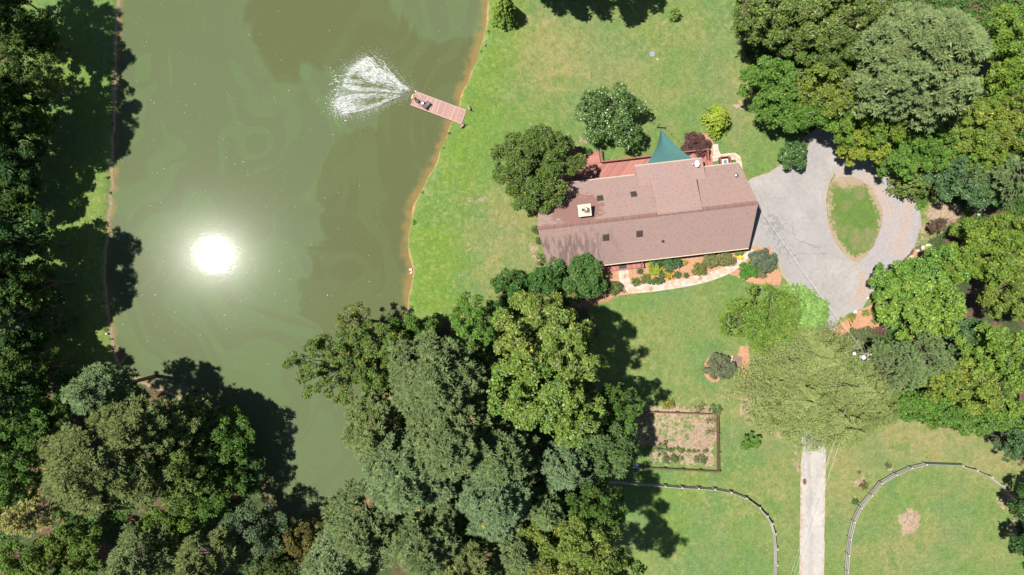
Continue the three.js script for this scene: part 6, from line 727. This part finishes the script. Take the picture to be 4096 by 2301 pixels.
shrub(3733, 901, 28, 26, 3.0, s([0.075, 0.048, 0.036], [0.095, 0.062, 0.045]), 'dark red-leaved small tree on the verge of the gravel loop', { dens: 420, lf: 0.10, hb: 1.4, name: 'red_leaved_shrub' });
shrub(3680, 790, 20, 55, 0.35, s([0.10, 0.19, 0.03], [0.08, 0.15, 0.03]), 'strip of green ground ivy between the gravel and the dark hollies', { dens: 420, lf: 0.09 });
shrub(3461, 1253, 12, 13, 0.5, s([0.10, 0.17, 0.03], [0.13, 0.2, 0.04]), 'round green clump on the mulch in the middle of the bed', { dens: 700 });
shrub(3496, 1246, 11, 15, 0.5, s([0.09, 0.15, 0.03], [0.12, 0.18, 0.04]), 'green clump on the mulch nearest the maple', { dens: 700 });
shrub(3508, 1280, 20, 18, 0.6, s([0.07, 0.12, 0.03], [0.09, 0.15, 0.03]), 'spreading dark green clump below the two round clumps on the mulch', { dens: 620 });
shrub(3409, 1266, 12, 14, 0.5, s([0.09, 0.15, 0.03], [0.11, 0.17, 0.03]), 'green clump beside the yellow guy guards', { dens: 620 });
shrub(3450, 1340, 55, 26, 1.4, s([0.075, 0.10, 0.04], [0.09, 0.12, 0.045], [0.12, 0.09, 0.05]), 'low green growth below the mulch bed near the pole', { dens: 520, lf: 0.09 });
shrub(3512, 1325, 28, 20, 1.4, s([0.11, 0.06, 0.055], [0.09, 0.07, 0.05]), 'dusky reddish shrub at the shaded lower end of the mulch bed', { dens: 520 });
shrub(3545, 1300, 20, 14, 1.2, s([0.11, 0.15, 0.12], [0.09, 0.13, 0.09]), 'silvery shrub under the maple at the end of the mulch bed', { dens: 520 });
shrub(2674, 1617, 22, 17, 1.0, s([0.14, 0.17, 0.03], [0.16, 0.16, 0.03], [0.6, 0.2, 0.02]), 'shrub with orange flowers outside the garden fence', { dens: 560 });
shrub(2797, 1632, 18, 19, 0.9, s([0.13, 0.14, 0.05], [0.15, 0.14, 0.06], [0.45, 0.2, 0.05]), 'sparse twiggy shrub along the upper garden fence', { dens: 260 });
shrub(2862, 1638, 20, 17, 1.1, s([0.08, 0.13, 0.04], [0.10, 0.15, 0.05]), 'leafy green shrub on the corner of the garden fence', { dens: 560, lobe: 0.3, reach: 0.75 });
[[2689, 1801, 9], [2712, 1794, 7], [2727, 1802, 10], [2755, 1805, 7], [2774, 1806, 7], [2791, 1804, 5], [2823, 1804, 8]].forEach(([x, y, r], i) => shrub(x, y, r, r * 0.9, 0.45, s([0.07, 0.12, 0.03], [0.10, 0.15, 0.04]), ['first', 'second', 'third and largest', 'fourth', 'fifth', 'sixth and smallest', 'last'][i] + ' young plant along the straw-mulched garden row, counted from the tree side', { name: 'vegetable_plant', cat: 'plant', group: 'young plants in the garden row' }));
shrub(2642, 1795, 24, 24, 1.1, s([0.09, 0.14, 0.04], [0.11, 0.16, 0.05]), 'tall leafy vegetable plant in the garden beside the tree shadow', { name: 'vegetable_plant', cat: 'plant', lobe: 0.26, reach: 0.85, dens: 420 });
shrub(2605, 1800, 12, 10, 0.6, s([0.09, 0.13, 0.04], [0.11, 0.16, 0.05]), 'small vegetable plant at the shaded start of the garden row', { name: 'vegetable_plant', cat: 'plant', dens: 420 });
shrub(2688, 1836, 38, 13, 0.8, s([0.075, 0.11, 0.035], [0.09, 0.14, 0.045]), 'long low bean plants trained along the garden wire', { name: 'vegetable_plant', cat: 'plant', dens: 480 });
shrub(2802, 1839, 26, 16, 0.9, s([0.085, 0.125, 0.045], [0.10, 0.15, 0.05]), 'bushy vegetable plant at the sunny end of the garden wire', { name: 'vegetable_plant', cat: 'plant', dens: 480 });
shrub(2846, 1680, 22, 14, 0.5, s([0.11, 0.14, 0.05], [0.13, 0.15, 0.06]), 'thin trailing plant in the upper garden corner', { name: 'vegetable_plant', cat: 'plant', dens: 200 });
shrub(2845, 1725, 20, 14, 0.5, s([0.10, 0.14, 0.05], [0.12, 0.15, 0.05]), 'thin trailing plant by the middle of the long garden fence', { name: 'vegetable_plant', cat: 'plant', dens: 180 });
shrub(3552, 1865, 10, 15, 0.6, s([0.08, 0.11, 0.05], [0.1, 0.12, 0.05]), 'sparse sapling-like shrub outside the upper arch of the round paddock', { dens: 260 });
shrub(3455, 1945, 14, 18, 0.9, s([0.12, 0.11, 0.03], [0.09, 0.11, 0.03], [0.2, 0.12, 0.04]), 'yellow-green shrub in bare soil outside the round paddock fence', { dens: 420 });
shrub(3421, 2007, 10, 13, 0.8, s([0.05, 0.10, 0.03], [0.07, 0.13, 0.04]), 'dark green shrub in bare soil outside the round paddock fence', { dens: 560 });
shrub(3436, 1891, 7, 6, 0.4, s([0.10, 0.12, 0.05], [0.12, 0.13, 0.05]), 'tiny shrub in a bare spot between the drive and the round paddock', { dens: 500 });
shrub(2352, 607, 14, 13, 0.9, s([0.05, 0.09, 0.025], [0.07, 0.12, 0.03]), 'dark shrub in the corner beside the deck steps');
// spiky plants: long blades from one heart
[[2559, 1085, 17, 'green spiky plant near the porch edge', [0.10, 0.13, 0.06]], [2711, 1099, 19, 'larger of two spiky yuccas beside the yellow flowers', [0.09, 0.14, 0.06]], [2744, 1102, 15, 'smaller of two spiky yuccas by the path', [0.08, 0.13, 0.045]]].forEach(([x, y, r, label, c]) => {
  const R = rng(x), L = new Leaves(), W = new Leaves(), q = P(x, y, 0.3), l = r * HC / FS; limb(W, [0, 0, 0], [0, 0.25, 0], 0.07, 0.05, [0.12, 0.1, 0.07]);
  for (let i = 0; i < 90; i++) { const a = i * 2.39996, e = 0.15 + 1.2 * R(), d = l * (0.75 + 0.4 * R()), m = [Math.cos(a) * Math.cos(e) * d * 0.55, 0.2 + Math.sin(e) * d * 0.7, Math.sin(a) * Math.cos(e) * d * 0.55], t = [Math.cos(a) * d * Math.cos(e * 0.6), 0.16 + Math.sin(e) * d * 0.75, Math.sin(a) * d * Math.cos(e * 0.6)], wx = -Math.sin(a) * 0.028, wz = Math.cos(a) * 0.028, k = 0.75 + 0.5 * R(); L.tri(wx * 0.6, 0.22, wz * 0.6, m[0] + wx, m[1], m[2] + wz, m[0] - wx, m[1], m[2] - wz, c, k); L.tri(m[0] + wx, m[1], m[2] + wz, ...t, m[0] - wx, m[1], m[2] - wz, c, k * 1.08); }
  plant('yucca_plant', label, 'plant', q, [L, W], leafM);
});
console.log('leaf triangles', triTotal);
renderer.render(scene, camera);
